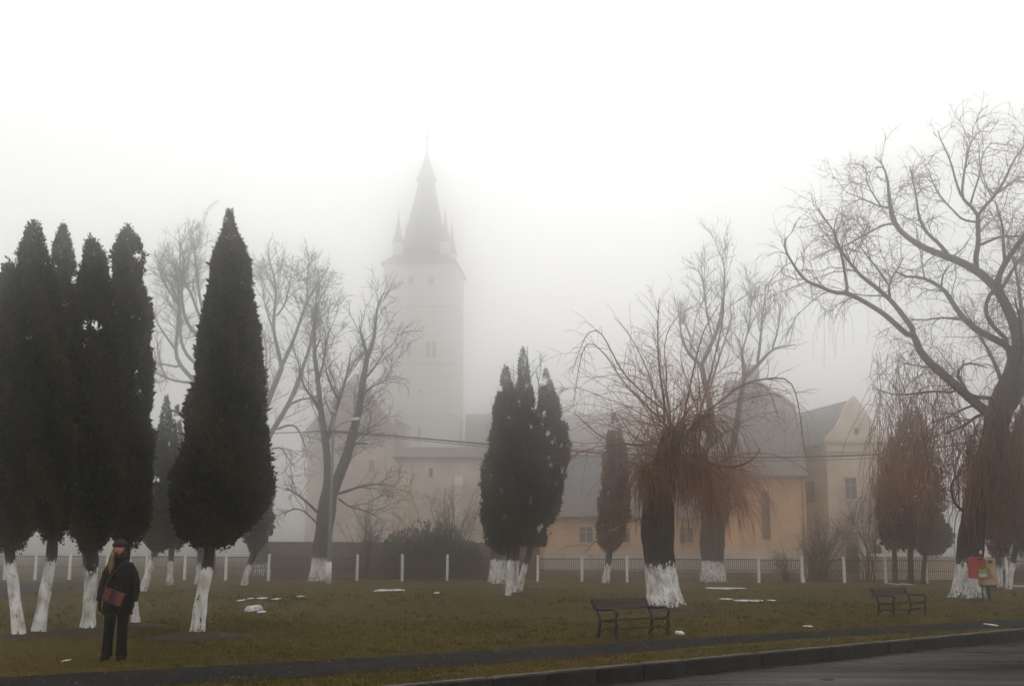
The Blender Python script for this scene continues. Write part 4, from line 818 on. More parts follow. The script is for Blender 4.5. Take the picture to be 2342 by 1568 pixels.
def long_house():
    Y = 98.0; z = lambda y: xz(1450, y, Y)[1]; x = lambda p: xz(p, 1200, Y)[0]
    xa, xb = x(1246), x(1655); root = thing('long_house', ((xa + xb) / 2, Y + 4, 0), 'long low orange house with white-framed windows behind the pollard willow', 'house')
    b = MB(); b.box(((xa + xb) / 2, Y + 4, z(1183) / 2), (xb - xa, 8, z(1183))); b.build('wall', MT['orange_wall'], root)
    b = MB(); b.box(((xa + xb) / 2, Y - .03, z(1262) / 2), (xb - xa + .1, .1, z(1262))); b.box(((xa + xb) / 2, Y - .06, z(1262)), (xb - xa + .12, .18, .14)); b.build('plinth', MT['trim'], root)
    b = MB(); e = .5; zt = z(1181); zr = z(1032); A = [(xa - e, Y - e, zt), (xb, Y - e, zt), (xb, Y + 8 + e, zt), (xa - e, Y + 8 + e, zt), (xa + 2.5, Y + 4, zr), (xb, Y + 4, zr)]
    b.add(A, [np.array([(0, 1, 5, 4), (2, 3, 4, 5), (3, 2, 1, 0)]), np.array([(1, 2, 5), (3, 0, 4)])]); b.build('roof', MT['grey_tile'], root)
    b = MB(); b.box(((xa + xb) / 2 - .1, Y - .62, zt - .02), (xb - xa + .3, .16, .14)); b.build('gutter', MT['lamp_metal'], root)
    for p in (1340, 1425, 1494, 1569): window(root, x(p - 15), x(p + 15), z(1240), z(1205), Y)
    b = MB(); c = (x(1283), Y - .04, z(1218)); b.prism([(c[0] - .45, c[1], c[2]), (c[0], c[1], c[2] - .2), (c[0] + .45, c[1], c[2]), (c[0], c[1], c[2] + .2)], (0, .06, 0)); b.build('plaque', MT['trim'], root)
    b = MB(); b.box((x(1500), Y + 4, zr + .3), (.8, .8, 1.6)); b.build('chimney', MT['brick'], root)
long_house()

def tall_house():
    Y = 95.0; z = lambda y: xz(1750, y, Y)[1]; x = lambda p: xz(p, 1150, Y)[0]
    xa, xb = x(1650), x(1843); root = thing('town_house', ((xa + xb) / 2, Y + 4, 0), 'tall orange house with a big steep grey roof, next to the gabled house', 'house')
    b = MB(); b.box(((xa + xb) / 2, Y + 4, z(1087) / 2), (xb - xa, 8, z(1087))); b.build('wall', MT['orange_wall'], root)
    b = MB(); b.box(((xa + xb) / 2, Y - .03, z(1258) / 2), (xb - xa + .06, .1, z(1258))); b.build('plinth', MT['trim'], root)
    b = MB(); e = .4; zt = z(1087); xm = x(1722); k0, k1, zk = .52, .52, z(935)
    # steep hipped roof with a kink on the right slope
    r0 = [(xa - e, Y - e, zt), (xb + e * .3, Y - e, zt), (xb + e * .3, Y + 8 + e, zt), (xa - e, Y + 8 + e, zt)]
    r1 = [(xa + .7, Y + 1.1, z(960)), (x(1836), Y + 1.1, z(925)), (x(1836), Y + 7, z(925)), (xa + .7, Y + 7, z(960))]
    r2 = [(x(1690), Y + 3.4, z(856)), (x(1768), Y + 3.4, z(856)), (x(1768), Y + 4.6, z(856)), (x(1690), Y + 4.6, z(856))]
    b.add(r0 + r1 + r2, np.array([(i, (i + 1) % 4, 4 + (i + 1) % 4, 4 + i) for i in range(4)] + [(4 + i, 4 + (i + 1) % 4, 8 + (i + 1) % 4, 8 + i) for i in range(4)] + [(8, 9, 10, 11), (3, 2, 1, 0)])); b.build('roof', MT['pale_tile'], root)
    b = MB(); b.box((x(1750), Y + 4, z(838)), (x(1768) - x(1732), 1.0, z(818) - z(858))); b.build('chimney', MT['pale_tile'], root)
    b = MB(); b.box((x(1750), Y - .02, (z(1122) + z(1232)) / 2), (x(1760) - x(1741), .1, z(1122) - z(1232))); b.build('tall_window', MT['pane'], root)
    b = MB(); c = (x(1813), Y - .03, z(1212)); b.prism([(c[0] - .32, c[1], c[2] + .35), (c[0] - .3, c[1], c[2] - .2), (c[0] - .05, c[1], c[2] - .4), (c[0] + .2, c[1], c[2] - .35), (c[0] + .32, c[1], c[2] + .35)], (0, .05, 0)); b.build('plaque', MT['trim'], root)
    b = MB(); b.tubes(np.array([[(xb - .25, Y - .1, z(1090)), (xb - .25, Y - .1, .2)]]), np.array([[.06, .06]]), 6); b.box(((xa + xb) / 2, Y - .55, z(1087) - .05), (xb - xa + .4, .16, .14)); b.build('gutter', MT['lamp_metal'], root)
    b = MB(); b.box((x(1795), Y - .05, z(1206)), (.2, .14, .25)); b.build('wall_lamp', MT['lamp_white'], root)
tall_house()

def gabled_house():
    Y = 97.0; z = lambda y: xz(1960, y, Y)[1]; x = lambda p: xz(p, 1080, Y)[0]
    xa, xb, xm = x(1892), x(2030), x(1961); D = 13.0; sh = -2.6      # runs back and to the left
    root = thing('gabled_house', (xm, Y + 4, 0), 'cream house with curved pointed gable facing the lawn, grey roof behind', 'house')
    ze = z(1008); b = MB(); b.prism([(xa, Y, 0), (xb, Y, 0), (xb, Y, ze), (xa, Y, ze)], (sh, D, 0)); b.build('wall', MT['cream_wall'], root)
    gl = [(xa - .1, 1006), (x(1900), 996), (x(1918), 975), (x(1932), 952), (x(1944), 928), (x(1953), 912), (xm, 905), (x(1969), 912), (x(1978), 926), (x(1990), 945), (x(2004), 968), (x(2020), 992), (xb + .1, 1006)]
    b = MB(); b.prism([(a, Y - .06, z(q)) for a, q in gl][::-1], (-.1, .5, 0)); b.build('gable', MT['cream_wall'], root)
    b = MB(); b.box(((xa + xb) / 2, Y - .15, ze), (xb - xa + .4, .3, .3)); b.box(((xa + xb) / 2, Y - .08, z(1030)), (xb - xa + .1, .16, .2)); b.build('cornice', MT['trim'], root)
    b = MB(); zr = z(911); b.prism([(xa - .45, Y + .45, ze - .25), (xb + .45, Y + .45, ze - .25), (xm, Y + .45, zr)], (sh, D, 0)); b.build('roof', MT['grey_tile'], root)
    window(root, x(1931), x(1957), z(1140), z(1092), Y); window(root, x(1988), x(2012), z(1140), z(1092), Y)
    b = MB(); b.box((x(1962), Y - .09, z(985)), (.3, .1, .5)); b.build('gable_opening', MT['dark'], root)
    # side wall window seen at the corner, then the porch with its low roof and arched doorway
    b = MB(); b.box((xa + sh * .25 - .02, Y + D * .25, (z(1095) + z(1145)) / 2), (.12, 1.6, z(1095) - z(1145)), math.atan2(-sh, D)); b.build('side_window', MT['pane'], root)
    pa, pb = x(1930), x(2058); py = Y - 3.0; b = MB(); b.box(((pa + pb) / 2, Y - 1.53, z(1216) / 2), (pb - pa, 2.94, z(1216))); p = b.build('porch', MT['cream_wall'], root)
    b = MB(); zt = z(1216); A = [(pa - .5, py - .4, zt - .1), (pb + .5, py - .4, zt - .1), (pb + .5, Y - .02, zt - .1), (pa - .5, Y - .02, zt - .1), (x(1962), Y - .02, z(1135)), (x(2050), Y - .02, z(1135))]
    b.add(A, [np.array([(0, 1, 5, 4), (2, 3, 4, 5), (3, 2, 1, 0)]), np.array([(1, 2, 5), (3, 0, 4)])]); b.build('porch_roof', MT['red_tile'], p)
    k = (py + 0.0) / Y
    for c, hwid in ((1950, 14), (2003, 13)):
        b = MB(); cx = pt(c, 1250, py)[0]; r = hwid * py / F; z0 = pt(c, 1262, py)[2]; zt_ = pt(c, 1256, py)[2]
        prof = [(cx - r, py - .03, 0.0), (cx + r, py - .03, 0.0)] + [(cx + r * math.cos(a), py - .03, zt_ + r * math.sin(a)) for a in np.linspace(0, math.pi, 9)]
        b.prism(prof, (0, .1, 0)); b.build('arched_doorway', MT['dark'], p)
gabled_house()

def white_wall():
    Y = 73.0; root = None; x = lambda p: xz(p, 1265, Y)[0]; z = lambda y: xz(2050, y, Y)[1]
    root = thing('boundary_wall', (x(2080), Y, 0), 'low beige wall with pale coping behind the far bench and conifers', 'wall')
    b = MB(); b.box(((x(1968) + x(2420)) / 2, Y + .2, z(1272) / 2), (x(2420) - x(1968), .4, z(1272))); b.build('wall', MT['cream_wall'], root)
    b = MB(); b.box(((x(1968) + x(2420)) / 2, Y + .2, z(1272) + .09), (x(2420) - x(1968) + .1, .6, .18)); b.build('coping', MT['white_post'], root)
white_wall()

def shed():
    Y = 69.0; x = lambda p: xz(p, 1300, Y)[0]; z = lambda y: xz(2340, y, Y)[1]
    xa, xb = x(2320), x(2480); root = thing('shed', ((xa + xb) / 2, Y + 2, 0), 'dark grey shed with pale roof edge cut by the right edge of the photo', 'shed')
    b = MB(); b.box(((xa + xb) / 2, Y + 2, z(1302) / 2), (xb - xa, 4, z(1302))); b.build('wall', MT['dark'], root)
    b = MB(); xm = (xa + xb) / 2; zt = z(1304); b.prism([(xa - .3, Y - .3, zt), (xb + .3, Y - .3, zt), (xm, Y - .3, z(1250))], (0, 4.6, 0)); b.build('roof', MT['grey_tile'], root)
    b = MB(); dx, dz = xm - xa + .3, z(1250) - zt; b.prism([(xa - .32, Y - .36, zt), (xa - .32, Y - .36, zt + .14), (xm, Y - .36, z(1250) + .14), (xm, Y - .36, z(1250))], (0, .05, 0)); b.build('bargeboard', MT['trim'], root)
shed()

# ------------------------------------------------------------------ street lamp and cables
def street_lamp():
    base = at(751, 1333); Y = base[1]; P = lambda x, y: pt(x, y, Y)
    root = thing('street_lamp', base, 'slim street lamp with two white heads and white-painted foot before the forked tree', 'street lamp')
    top = P(753, 945)[2]; b = MB(); b.tubes(np.array([[base + (0, 0, -.1), base + (0, 0, 2), base + (0, 0, 5), base + (0, 0, top)]]), np.array([[.11, .10, .085, .07]]), 10, True); b.build('pole', MT['lamp_metal'], root, smooth=True)
    hb = P(751, 1284)[2]; b = MB(); b.tubes(np.array([[base + (0, 0, -.05), base + (0, 0, hb)]]), np.array([[.155, .145]]), 12, True); b.build('painted_foot', MT['white_post'], root, smooth=True)
    e = P(806, 962); b = MB(); b.tubes(np.array([[base + (0, 0, top - .9), base + (.4, -.1, top - .55), (e[0], e[1] - .3, e[2])]]), np.array([[.035, .03, .03]]), 8); b.build('arm', MT['lamp_metal'], root)
    b = MB(); C = np.array([e + (-.05 + t * .5, -.3, .02 + t * .06) for t in np.linspace(0, 1, 7)]); r = np.array([.05, .10, .125, .13, .12, .09, .03]); b.rings(C, r * .0 + r * .75, r, 10, True, U=np.array([0, 0, 1.0]), W=np.array([0, 1.0, 0])); b.build('lamp_head', MT['lamp_white'], root, smooth=True)
    b = MB(); q = base + (0, -.25, top + .02); C = np.array([q + (0, .3 - t * .6, .02 + t * .05) for t in np.linspace(0, 1, 7)]); b.rings(C, r * .7, r * 1.3, 10, True, U=np.array([0, 0, 1.0]), W=np.array([1.0, 0, 0])); b.build('lamp_head', MT['lamp_white'], root, smooth=True)
    return base, Y
lamp_base, lampY = street_lamp()
def cable(label, pts, r, dz=0.0):
    P = np.array([pt(x, y, Y_) for x, y, Y_ in pts]); P = resample(P, 60); P[:, 2] += dz; b = MB(); b.tubes(P[None], np.full((1, 60), r), 6)
    tag(b.build('overhead_cable', MT['cable'], None, origin=P[0]), label, 'cable', 'overhead cables')
LY = lampY - .14
cable('thick overhead cable sloping from the street lamp to the willows', [(752, 984, LY), (900, 996, LY), (1110, 1015, LY), (1310, 1032, LY), (1500, 1042, LY), (1740, 1046, LY), (1900, 1043, LY), (2030, 1038, LY), (2190, 1017, LY), (2420, 976, LY)], .038)
cable('lower thin overhead cable running just under the thick one', [(752, 987, LY), (900, 1001, LY), (1110, 1021, LY), (1310, 1040, LY), (1500, 1050, LY), (1740, 1054, LY), (1900, 1051, LY), (2030, 1046, LY), (2190, 1027, LY), (2420, 990, LY)], .016)
cable('overhead cable running left from the street lamp behind the thujas', [(752, 984, LY), (690, 988, LY + .3), (560, 992, LY + .8), (300, 985, LY + 2), (-100, 955, LY + 4)], .025)

# ------------------------------------------------------------------ benches
def bench(label, px_front_mid, rz, L=1.62, H=.74, k=1.0):
    o = at(*px_front_mid); root = thing('park_bench', o, label, 'bench', 'park benches along the footpath')
    root.rotation_euler = (0, 0, rz); R = np.array(o); D = .52 * k
    def b_(): return MB()
    # local frame: x along the bench, y backwards, z up; geometry is written round the root
    def end(x):
        b = b_(); T = lambda pts, r: b.tubes(np.array([resample(np.array([(x, p[0], p[1]) for p in pts]) + R, 12)]), np.array([r if np.ndim(r) else np.full(12, r)]), 6, True)
        T([(.0, 0), (.03, .12), (-.01, .25), (.03, .36)], .034); T([(D, 0), (D - .06, .15), (D - .08, .34)], .034)              # legs
        T([(D - .08, .34), (D - .03, .48), (D + .06, .64), (D + .14, H)], .032)                                           # back upright
        T([(.0, .36), (.15, .335), (.34, .33), (D - .08, .34)], .024)                                                      # seat bearer
        T([(.03, .36), (-.03, .46), (.0, .545), (.10, .575), (.28, .55), (D + .0, .56)], .03)                             # arm
        T([(.0, .545), (-.05, .52), (-.055, .47), (-.02, .455)], .018)                                                     # scroll
        T([(.06, .12), (.16, .2), (.3, .2), (D - .1, .12)], .016)                                                          # brace
        o_ = b.build('end_frame', MT['iron'], root, smooth=True); return o_
    end(-L / 2 + .06); end(L / 2 - .06)
    b = b_()
    for i in range(4): b.box(R + (0, .02 + i * .115, .375 - .012 * i), (L, .085, .032), rx=-.05)
    b.build('seat', MT['slat'], root)
    b = b_()
    for i in range(2): b.box(R + (0, D + .055 + i * .05, H - .16 + i * .105), (L, .03, .095), rx=-.42)
    b.build('backrest', MT['slat'], root)
    b = b_(); b.tubes(np.array([[R + (-L / 2 + .06, .26, .17), R + (L / 2 - .06, .26, .17)]]), np.array([[.014, .014]]), 6); b.build('stretcher', MT['iron'], root)
    return root
bz = math.atan2(kd[1], kd[0])
bench('dark bench in front of the pollard willow, nearer the camera', (1471, 1457), bz, 1.66)
bench('dark bench near the great weeping willow, farther from the camera', (2082, 1409), bz - .05, 1.62)

# ------------------------------------------------------------------ litter bins at the willow
def bins():
    Y = willow_Y - 1.6; P = lambda x, y: pt(x, y, Y); s = scale_of(2240, 1300, Y)
    c = P(2234, 1296); root = thing('litter_bin', (c[0] + .2, Y + .2, 0), 'red litter bin with green and white sticker at the willow trunk', 'litter bin')
    b = MB(); zt, zb = P(2234, 1272)[2], P(2234, 1322)[2]; hw = 17.5 * s
    b.prism([(c[0] - hw, Y - .16, zb + .05), (c[0] - hw * .85, Y - .16, zb), (c[0] + hw * .8, Y - .16, zb), (c[0] + hw, Y - .16, zb + .06), (c[0] + hw, Y - .16, zt - .12), (c[0] + hw * .6, Y - .16, zt), (c[0] - hw * .55, Y - .16, zt), (c[0] - hw * .9, Y - .16, zt - .05)], (0, .3, 0))
    red = mat('red_plastic', (0.30, 0.022, 0.012), (0.36, 0.03, 0.018), 6, .5); body = b.build('body', red, root)
    b = MB(); b.box((c[0] + .06, Y - .165, zt - .09), (.2, .02, .07)); b.build('slot', MT['dark'], root)
    g = P(2243, 1310); b = MB(); b.box((g[0], Y - .167, g[2] + .07), (9 * 2 * s, .012, .155)); b.build('green_sticker', mat('green_sticker', (0.10, 0.33, 0.02), (0.13, 0.38, 0.03), 6, .5), root)
    b = MB(); b.box((g[0], Y - .167, g[2] - .07), (9 * 2 * s, .012, .12)); b.build('white_sticker', mat('white_sticker', (0.38, 0.40, 0.35), (0.45, 0.46, 0.42), 6, .5), root)
    b = MB(); x = P(2246, 1262)[0]; zp = P(2246, 1262)[2]; b.tubes(np.array([[(x, Y + .17, -.1), (x, Y + .17, zp)]]), np.array([[.03, .03]]), 8, True); b.build('post', MT['iron'], root)
    b = MB(); b.sphere((x, Y + .12, zp), (.05, .05, .08)); b.build('post_cap', MT['trim'], root)
    c2 = P(2266, 1308); r2 = thing('litter_bin', (c2[0], Y + .5, 0), 'beige tapered litter bin with dark slot, right of the red bin', 'litter bin')
    b = MB(); zt, zb = P(2262, 1277)[2], P(2262, 1337)[2]; w0, w1 = 11 * s, 19 * s; cx = P(2263, 1300)[0]; tan = mat('beige_plastic', (0.33, 0.20, 0.105), (0.46, 0.32, 0.19), 3, .6)
    V = [(cx + sx * w1, Y + .2 + sy * .2, zb) for sx, sy in ((-1, -1), (1, -1), (1, 1), (-1, 1))] + [(cx + .05 + sx * w0, Y + .2 + sy * .14, zt) for sx, sy in ((-1, -1), (1, -1), (1, 1), (-1, 1))]
    b.add(V, np.array([(3, 2, 1, 0), (4, 5, 6, 7), (0, 1, 5, 4), (1, 2, 6, 5), (2, 3, 7, 6), (3, 0, 4, 7)])); b.build('body', tan, r2)
    b = MB(); b.box((cx + .05, Y + .025, zt - .1), (.12, .1, .09)); b.build('slot', MT['dark'], r2)
    b = MB(); b.prism([(cx - .16, Y - .012, zb + .22), (cx + .1, Y - .012, zb + .22), (cx + .02, Y + .02, zb + .62), (cx - .06, Y + .02, zb + .62)], (0, .05, 0)); b.build('panel', mat('brown_panel', (0.2, 0.12, 0.06), (0.26, 0.16, 0.09), 3, .7), r2)
    b = MB(); b.box((cx, Y + .2, zb / 2 - .05), (.1, .1, zb + .1)); b.box((cx, Y + .2, zb - .04), (.5, .3, .07)); b.build('stand', MT['iron'], r2)
bins()

# ------------------------------------------------------------------ snow patches and litter
def snow(label, px, py, w_px, h_px, seed, thick=.05, cat='snow patch', name='snow_patch', m='snow', group='leftover snow on the lawn'):
    rng = np.random.RandomState(seed); c = at(px, py); s = scale_of(px, py, c[1]); rx = w_px * s / 2; ry = max(h_px * .36 * (c[1] ** 2) / (1.7 * F), .04); thick = thick * (.6 if thick < .1 else .8)
    b = MB(); parts = [(0, 0, 1.0, 1.0)] if w_px < 18 or thick > .1 else [(rng.uniform(-.75, .75), rng.uniform(-.6, .6), rng.uniform(.16, .42), rng.uniform(.3, .6)) for _ in range(9)] + [(-.25, 0, .5, .6), (.3, .1, .45, .55)]
    for ox, oy, fx, fy in parts:
        n = 28; a = np.arange(n) * 6.283 / n; k = 1 + .22 * np.sin(2 * a + rng.uniform(0, 6)) + .16 * np.sin(5 * a + rng.uniform(0, 6)) + rng.normal(0, .14, n)
        lv = [(1.0, -.05), (.97, .25), (.8, .8), (.45, 1.0), (.1, .95)]; th_ = thick * rng.uniform(.7, 1.1)
        V = np.array([[(rx * (ox + fx * f * k[j] * math.cos(a[j])), ry * (oy + fy * f * k[j] * math.sin(a[j])), .03 + th_ * h * (1 + rng.normal(0, .1))) for j in range(n)] for f, h in lv])
        idx = np.arange(n * len(lv)).reshape(len(lv), n)
        b.add(V.reshape(-1, 3) + np.array(c), [np.stack([idx[:-1], np.roll(idx[:-1], -1, 1), np.roll(idx[1:], -1, 1), idx[1:]], -1).reshape(-1, 4), idx[-1][None]])
    tag(b.build(name, MT[m], None, smooth=True, origin=c), label, cat, group)
snow('flat oval snow patch below the second white fence post right of the lamp', 886, 1351, 74, 6, 1, .05)
snow('flat snow strip right of the pollard willow, nearer the fence', 1657, 1346, 100, 5, 2, .05)
snow('snow strip right of the pollard willow, nearer the bench', 1715, 1375, 76, 5, 3, .04)
snow('thin broken snow strip just left of the nearer right strip', 1660, 1371, 30, 3, 4, .03)
snow('tiny snow remnant right of the nearer right strip', 1764, 1374, 16, 3, 5, .03)
snow('white snow lump on the lawn right of the tallest thuja', 580, 1397, 24, 7, 6, .20)
snow('small snow clod touching the right side of the white lump', 597, 1402, 12, 4, 7, .08)
gs = 'row of snow scraps behind the white lump'
snow('leftmost scrap in the row of snow behind the white lump', 551, 1374, 16, 3, 8, .03, group=gs)
snow('small middle scrap in the row of snow behind the white lump', 574, 1370, 9, 3, 9, .03, group=gs)
snow('widest scrap in the row of snow behind the white lump', 602, 1369, 22, 4, 10, .04, group=gs)
snow('right scrap in the row of snow behind the white lump', 632, 1371, 20, 3, 11, .04, group=gs)
snow('lone snow scrap right of the row behind the white lump', 687, 1365, 12, 3, 12, .04)
snow('small snow scrap left of the mid-lawn thuja cluster', 999, 1357, 14, 3, 13, .04)
snow('snow scrap at the right edge before the shed', 2325, 1341, 20, 4, 14, .05)
snow('small snow scrap at the foot of a fence post left of the far bench', 2046, 1336, 14, 3, 15, .04)
snow('pale snow scrap right behind the far bench', 2076, 1337, 12, 3, 16, .04)
snow('flat pale scrap lying on the footpath between the benches', 1848, 1434, 24, 4, 17, .02, 'litter', 'paper_scrap', 'trim', None)
snow('small pale scrap on the verge by the kerb at the far right', 2266, 1431, 10, 5, 18, .04, 'litter', 'paper_scrap', 'trim', None)
snow('small pale scrap on the dirt left of the standing person\'s feet', 152, 1514, 9, 5, 19, .02, 'litter', 'paper_scrap', 'trim', None)
snow('dark flat clump of debris on the wet road', 1893, 1553, 44, 5, 20, .02, 'debris', 'road_debris', 'kerb', None)
for o in bpy.data.objects:
    if o.name.startswith('road_debris'): o.location.z = -KH - .03; o.location.x *= (1.7 + KH) / 1.7; o.location.y *= (1.7 + KH) / 1.7
# dropped white bottle by the bench leg
c = at(1546, 1453); b = MB(); ax = np.array([.5, -.75, -.0]); ax /= np.linalg.norm(ax); C = np.array([c + (0, 0, .06) + ax * t for t in (0, .01, .16, .2, .22, .25)])
b.rings(C, [.03, .045, .045, .03, .018, .018], [.03, .045, .045, .03, .018, .018], 12, True, U=np.array([0, 0, 1.0]), W=np.cross(ax, [0, 0, 1.0]))
tag(b.build('plastic_bottle', MT['lamp_white'], None, smooth=True, origin=c), 'white bottle lying by the right leg of the near bench', 'bottle')

# bare earth mounded round the feet of the nearer trees
def soil_mound(px, py, r, seed):
    rng = np.random.RandomState(seed); c = at(px, py); n = 36; a = np.arange(n) * 6.283 / n
    k = 1 + .16 * np.sin(2 * a + rng.uniform(0, 6)) + .12 * np.sin(3 * a + rng.uniform(0, 6)) + rng.normal(0, .05, n)
    lv = [(1.0, -.07), (.85, .0), (.6, .045), (.35, .075), (.12, .10)]
    V = np.array([[(r * f * k[j] * math.cos(a[j]), r * .9 * f * k[j] * math.sin(a[j]), h + rng.normal(0, .008)) for j in range(n)] for f, h in lv]); idx = np.arange(n * len(lv)).reshape(len(lv), n)
    b = MB(); b.add(V.reshape(-1, 3) + np.array(c), [np.stack([idx[:-1], np.roll(idx[:-1], -1, 1), np.roll(idx[1:], -1, 1), idx[1:]], -1).reshape(-1, 4), idx[-1][None]])
    structure(b.build('soil', MT['soil'], None, smooth=True, origin=c))
MT['soil'] = mat('bare_earth', (0.016, 0.0095, 0.005), (0.040, 0.024, 0.011), 5, .95, .8, bscale=20)
for i, (px, py, r) in enumerate([(64, 1457, 1.25), (200, 1446, .95), (312, 1433, .8), (450, 1456, 1.25), (1521, 1391, 1.7), (2212, 1371, 2.0), (1174, 1360, 1.1), (388, 1342, .8), (324, 1356, .8), (558, 1342, .9), (1384, 1336, .8), (2296, 1347, 1.0)]): soil_mound(px, py, r, 200 + i)

# ------------------------------------------------------------------ the person
def person():
    base = at(261, 1509); S = 1.0; root_o = np.array(base)
    def skin_mesh(verts, edges):
        bm = bmesh.new(); lay = bm.verts.layers.skin.verify(); vs_ = []
        for i, (co, r) in enumerate(verts):
            v = bm.verts.new(co); v[lay].radius = (r, r) if np.isscalar(r) else r; v[lay].use_root = (i == 0); vs_.append(v)
        for a, c_ in edges: bm.edges.new((vs_[a], vs_[c_]))
        me = bpy.data.meshes.new('tmp'); bm.to_mesh(me); bm.free(); o = bpy.data.objects.new('tmp', me); COL.objects.link(o)
        o.modifiers.new('s', 'SKIN'); sb = o.modifiers.new('d', 'SUBSURF'); sb.levels = 2; sb.render_levels = 2
        dg = bpy.context.evaluated_depsgraph_get(); dg.update(); ev = o.evaluated_get(dg); m2 = ev.to_mesh()
        V = np.array([tuple(v.co) for v in m2.vertices]); Fs = [tuple(p.vertices) for p in m2.polygons]; ev.to_mesh_clear()
        bpy.data.objects.remove(o, do_unlink=True); return V, Fs
    # body: pelvis root, legs, spine, neck, arms; faces -y
    vt = [((0, 0, .93), .125), ((0, 0, 1.10), .115), ((0, .01, 1.30), .135), ((0, .01, 1.46), .10), ((0, .0, 1.54), .052), ((0, -.01, 1.60), .055),
          ((-.095, 0, .86), .088), ((-.10, -.01, .50), .058), ((-.105, .015, .10), .045), ((-.11, -.06, .05), .03),
          ((.095, 0, .86), .088), ((.10, -.015, .50), .058), ((.10, .015, .10), .045), ((.11, -.03, .05), .03),
          ((-.155, .01, 1.43), .045), ((-.235, .02, 1.17), .045), ((-.255, -.03, .93), .036), ((.155, .01, 1.43), .045), ((.25, .03, 1.17), .045), ((.245, -.03, .93), .036)]
    ed = [(0, 1), (1, 2), (2, 3), (3, 4), (4, 5), (0, 6), (6, 7), (7, 8), (8, 9), (0, 10), (10, 11), (11, 12), (12, 13), (3, 14), (14, 15), (15, 16), (3, 17), (17, 18), (18, 19)]
    V, Fs = skin_mesh(vt, ed)
    b = MB()
    for k in (3, 4):
        A = [f for f in Fs if len(f) == k]
        if A: b.f.setdefault(k, []).append(np.array(A))
    b.v.append(V + root_o); b.n = len(V)
    # head with face: a shaped sphere
    hc = np.array([-.012, -.025, 1.705]); nu, nv = 28, 22; H = []
    for j in range(nv):
        ph = math.pi * (j + .25) / (nv - .5)
        for i in range(nu):
            th = 2 * math.pi * i / nu; d = np.array([math.sin(ph) * math.cos(th), math.sin(ph) * math.sin(th), math.cos(ph)])
            r = np.array([.074, .092, .112]); p = d * r
            if d[2] < 0: p[0] *= 1 - .30 * d[2] ** 2; p[1] *= 1 - .12 * d[2] ** 2
            if d[1] < 0:                                          # the face side
                p[1] -= .024 * math.exp(-(p[0] / .014) ** 2 - ((p[2] + .018) / .024) ** 2)            # nose
                p[1] += .010 * (math.exp(-((p[0] - .03) / .016) ** 2 - ((p[2] - .012) / .014) ** 2) + math.exp(-((p[0] + .03) / .016) ** 2 - ((p[2] - .012) / .014) ** 2))
                p[1] -= .008 * math.exp(-(p[0] / .022) ** 2 - ((p[2] + .058) / .010) ** 2); p[1] -= .009 * math.exp(-(p[0] / .02) ** 2 - ((p[2] + .095) / .014) ** 2)
            H.append(hc + p)
    idx = np.arange(nu * nv).reshape(nv, nu)
    b.add(np.array(H) + root_o, [np.stack([idx[:-1], np.roll(idx[:-1], -1, 1), np.roll(idx[1:], -1, 1), idx[1:]], -1).reshape(-1, 4), idx[0][None, ::-1], idx[-1][None]])
    for sx in (-1, 1): b.sphere(root_o + hc + (sx * .076, .01, -.01), (.012, .025, .034), 8, 6)
    R = thing('person', base, 'person in dark hat, long dark coat and trousers standing on the lawn, blond hair', 'person')
    skin = mat('winter_skin', (0.52, 0.21, 0.16), (0.62, 0.27, 0.21), 9, .6)
    coat = mat('black_wool_coat', (0.006, 0.006, 0.006), (0.013, 0.012, 0.012), 20, .95, .3, spec=.1); trs = mat('black_trousers', (0.005, 0.006, 0.006), (0.010, 0.011, 0.011), 14, .95, .3, spec=.1)
    body = b.build('body', skin, R, smooth=True)
    e = MB()
    for sx in (-1, 1): e.sphere(root_o + hc + (sx * .03, -.074, .012), (.010, .008, .007), 8, 6)
    e.build('eyes', MT['dark'], R, smooth=True)
    e = MB(); e.sphere(root_o + hc + (0, -.094, -.058), (.021, .007, .008), 10, 6); e.build('lips', mat('lips', (0.4, 0.07, 0.06), (0.44, 0.09, 0.08), 8, .5), R, smooth=True)
    # coat
    rng = np.random.RandomState(5); z = np.array([.69, .74, .85, 1.0, 1.12, 1.24, 1.34, 1.42, 1.475, 1.51, 1.545]); rx = np.array([.232, .232, .222, .205, .19, .192, .202, .205, .17, .11, .075]); ry = np.array([.165, .168, .165, .158, .15, .155, .158, .145, .115, .09, .075])
    a = np.arange(32) * 6.283 / 32; lump = 1 + .045 * np.sin(5 * a[None, :] + 3 * z[:, None] * 4) + rng.normal(0, .014, (len(z), 32)) + .03 * np.clip((1.0 - z[:, None]) / .3, 0, 1) * np.sin(9 * a)[None, :]
    c_ = MB(); c_.rings([root_o + (0, .005, q) for q in z], rx, ry, 32, True, lump=lump); co = c_.build('coat', coat, R, smooth=True)
    for sx, arm in ((-1, [(-.135, .01, 1.462), (-.195, .015, 1.36), (-.25, .02, 1.17), (-.272, -.005, 1.03), (-.268, -.035, .90)]), (1, [(.135, .01, 1.462), (.20, .02, 1.36), (.262, .03, 1.17), (.275, .0, 1.03), (.262, -.035, .90)])):
        P = resample(np.array(arm), 14); rr = np.interp(np.linspace(0, 1, 14), [0, .2, .55, 1], [.055, .068, .065, .058]) * (1 + .05 * np.sin(np.arange(14) * 2.1))
        s_ = MB(); s_.tubes((P + root_o)[None], rr[None], 14, True); s_.build('sleeve', coat, co, smooth=True)
    c_ = MB(); th = np.linspace(0, 6.283, 25); P = np.array([(.088 * math.cos(t), -.012 + .085 * math.sin(t), 1.56 + .012 * math.sin(2 * t)) for t in th]); c_.tubes((P + root_o)[None], np.full((1, 25), .042), 10); c_.build('scarf', coat, R, smooth=True)
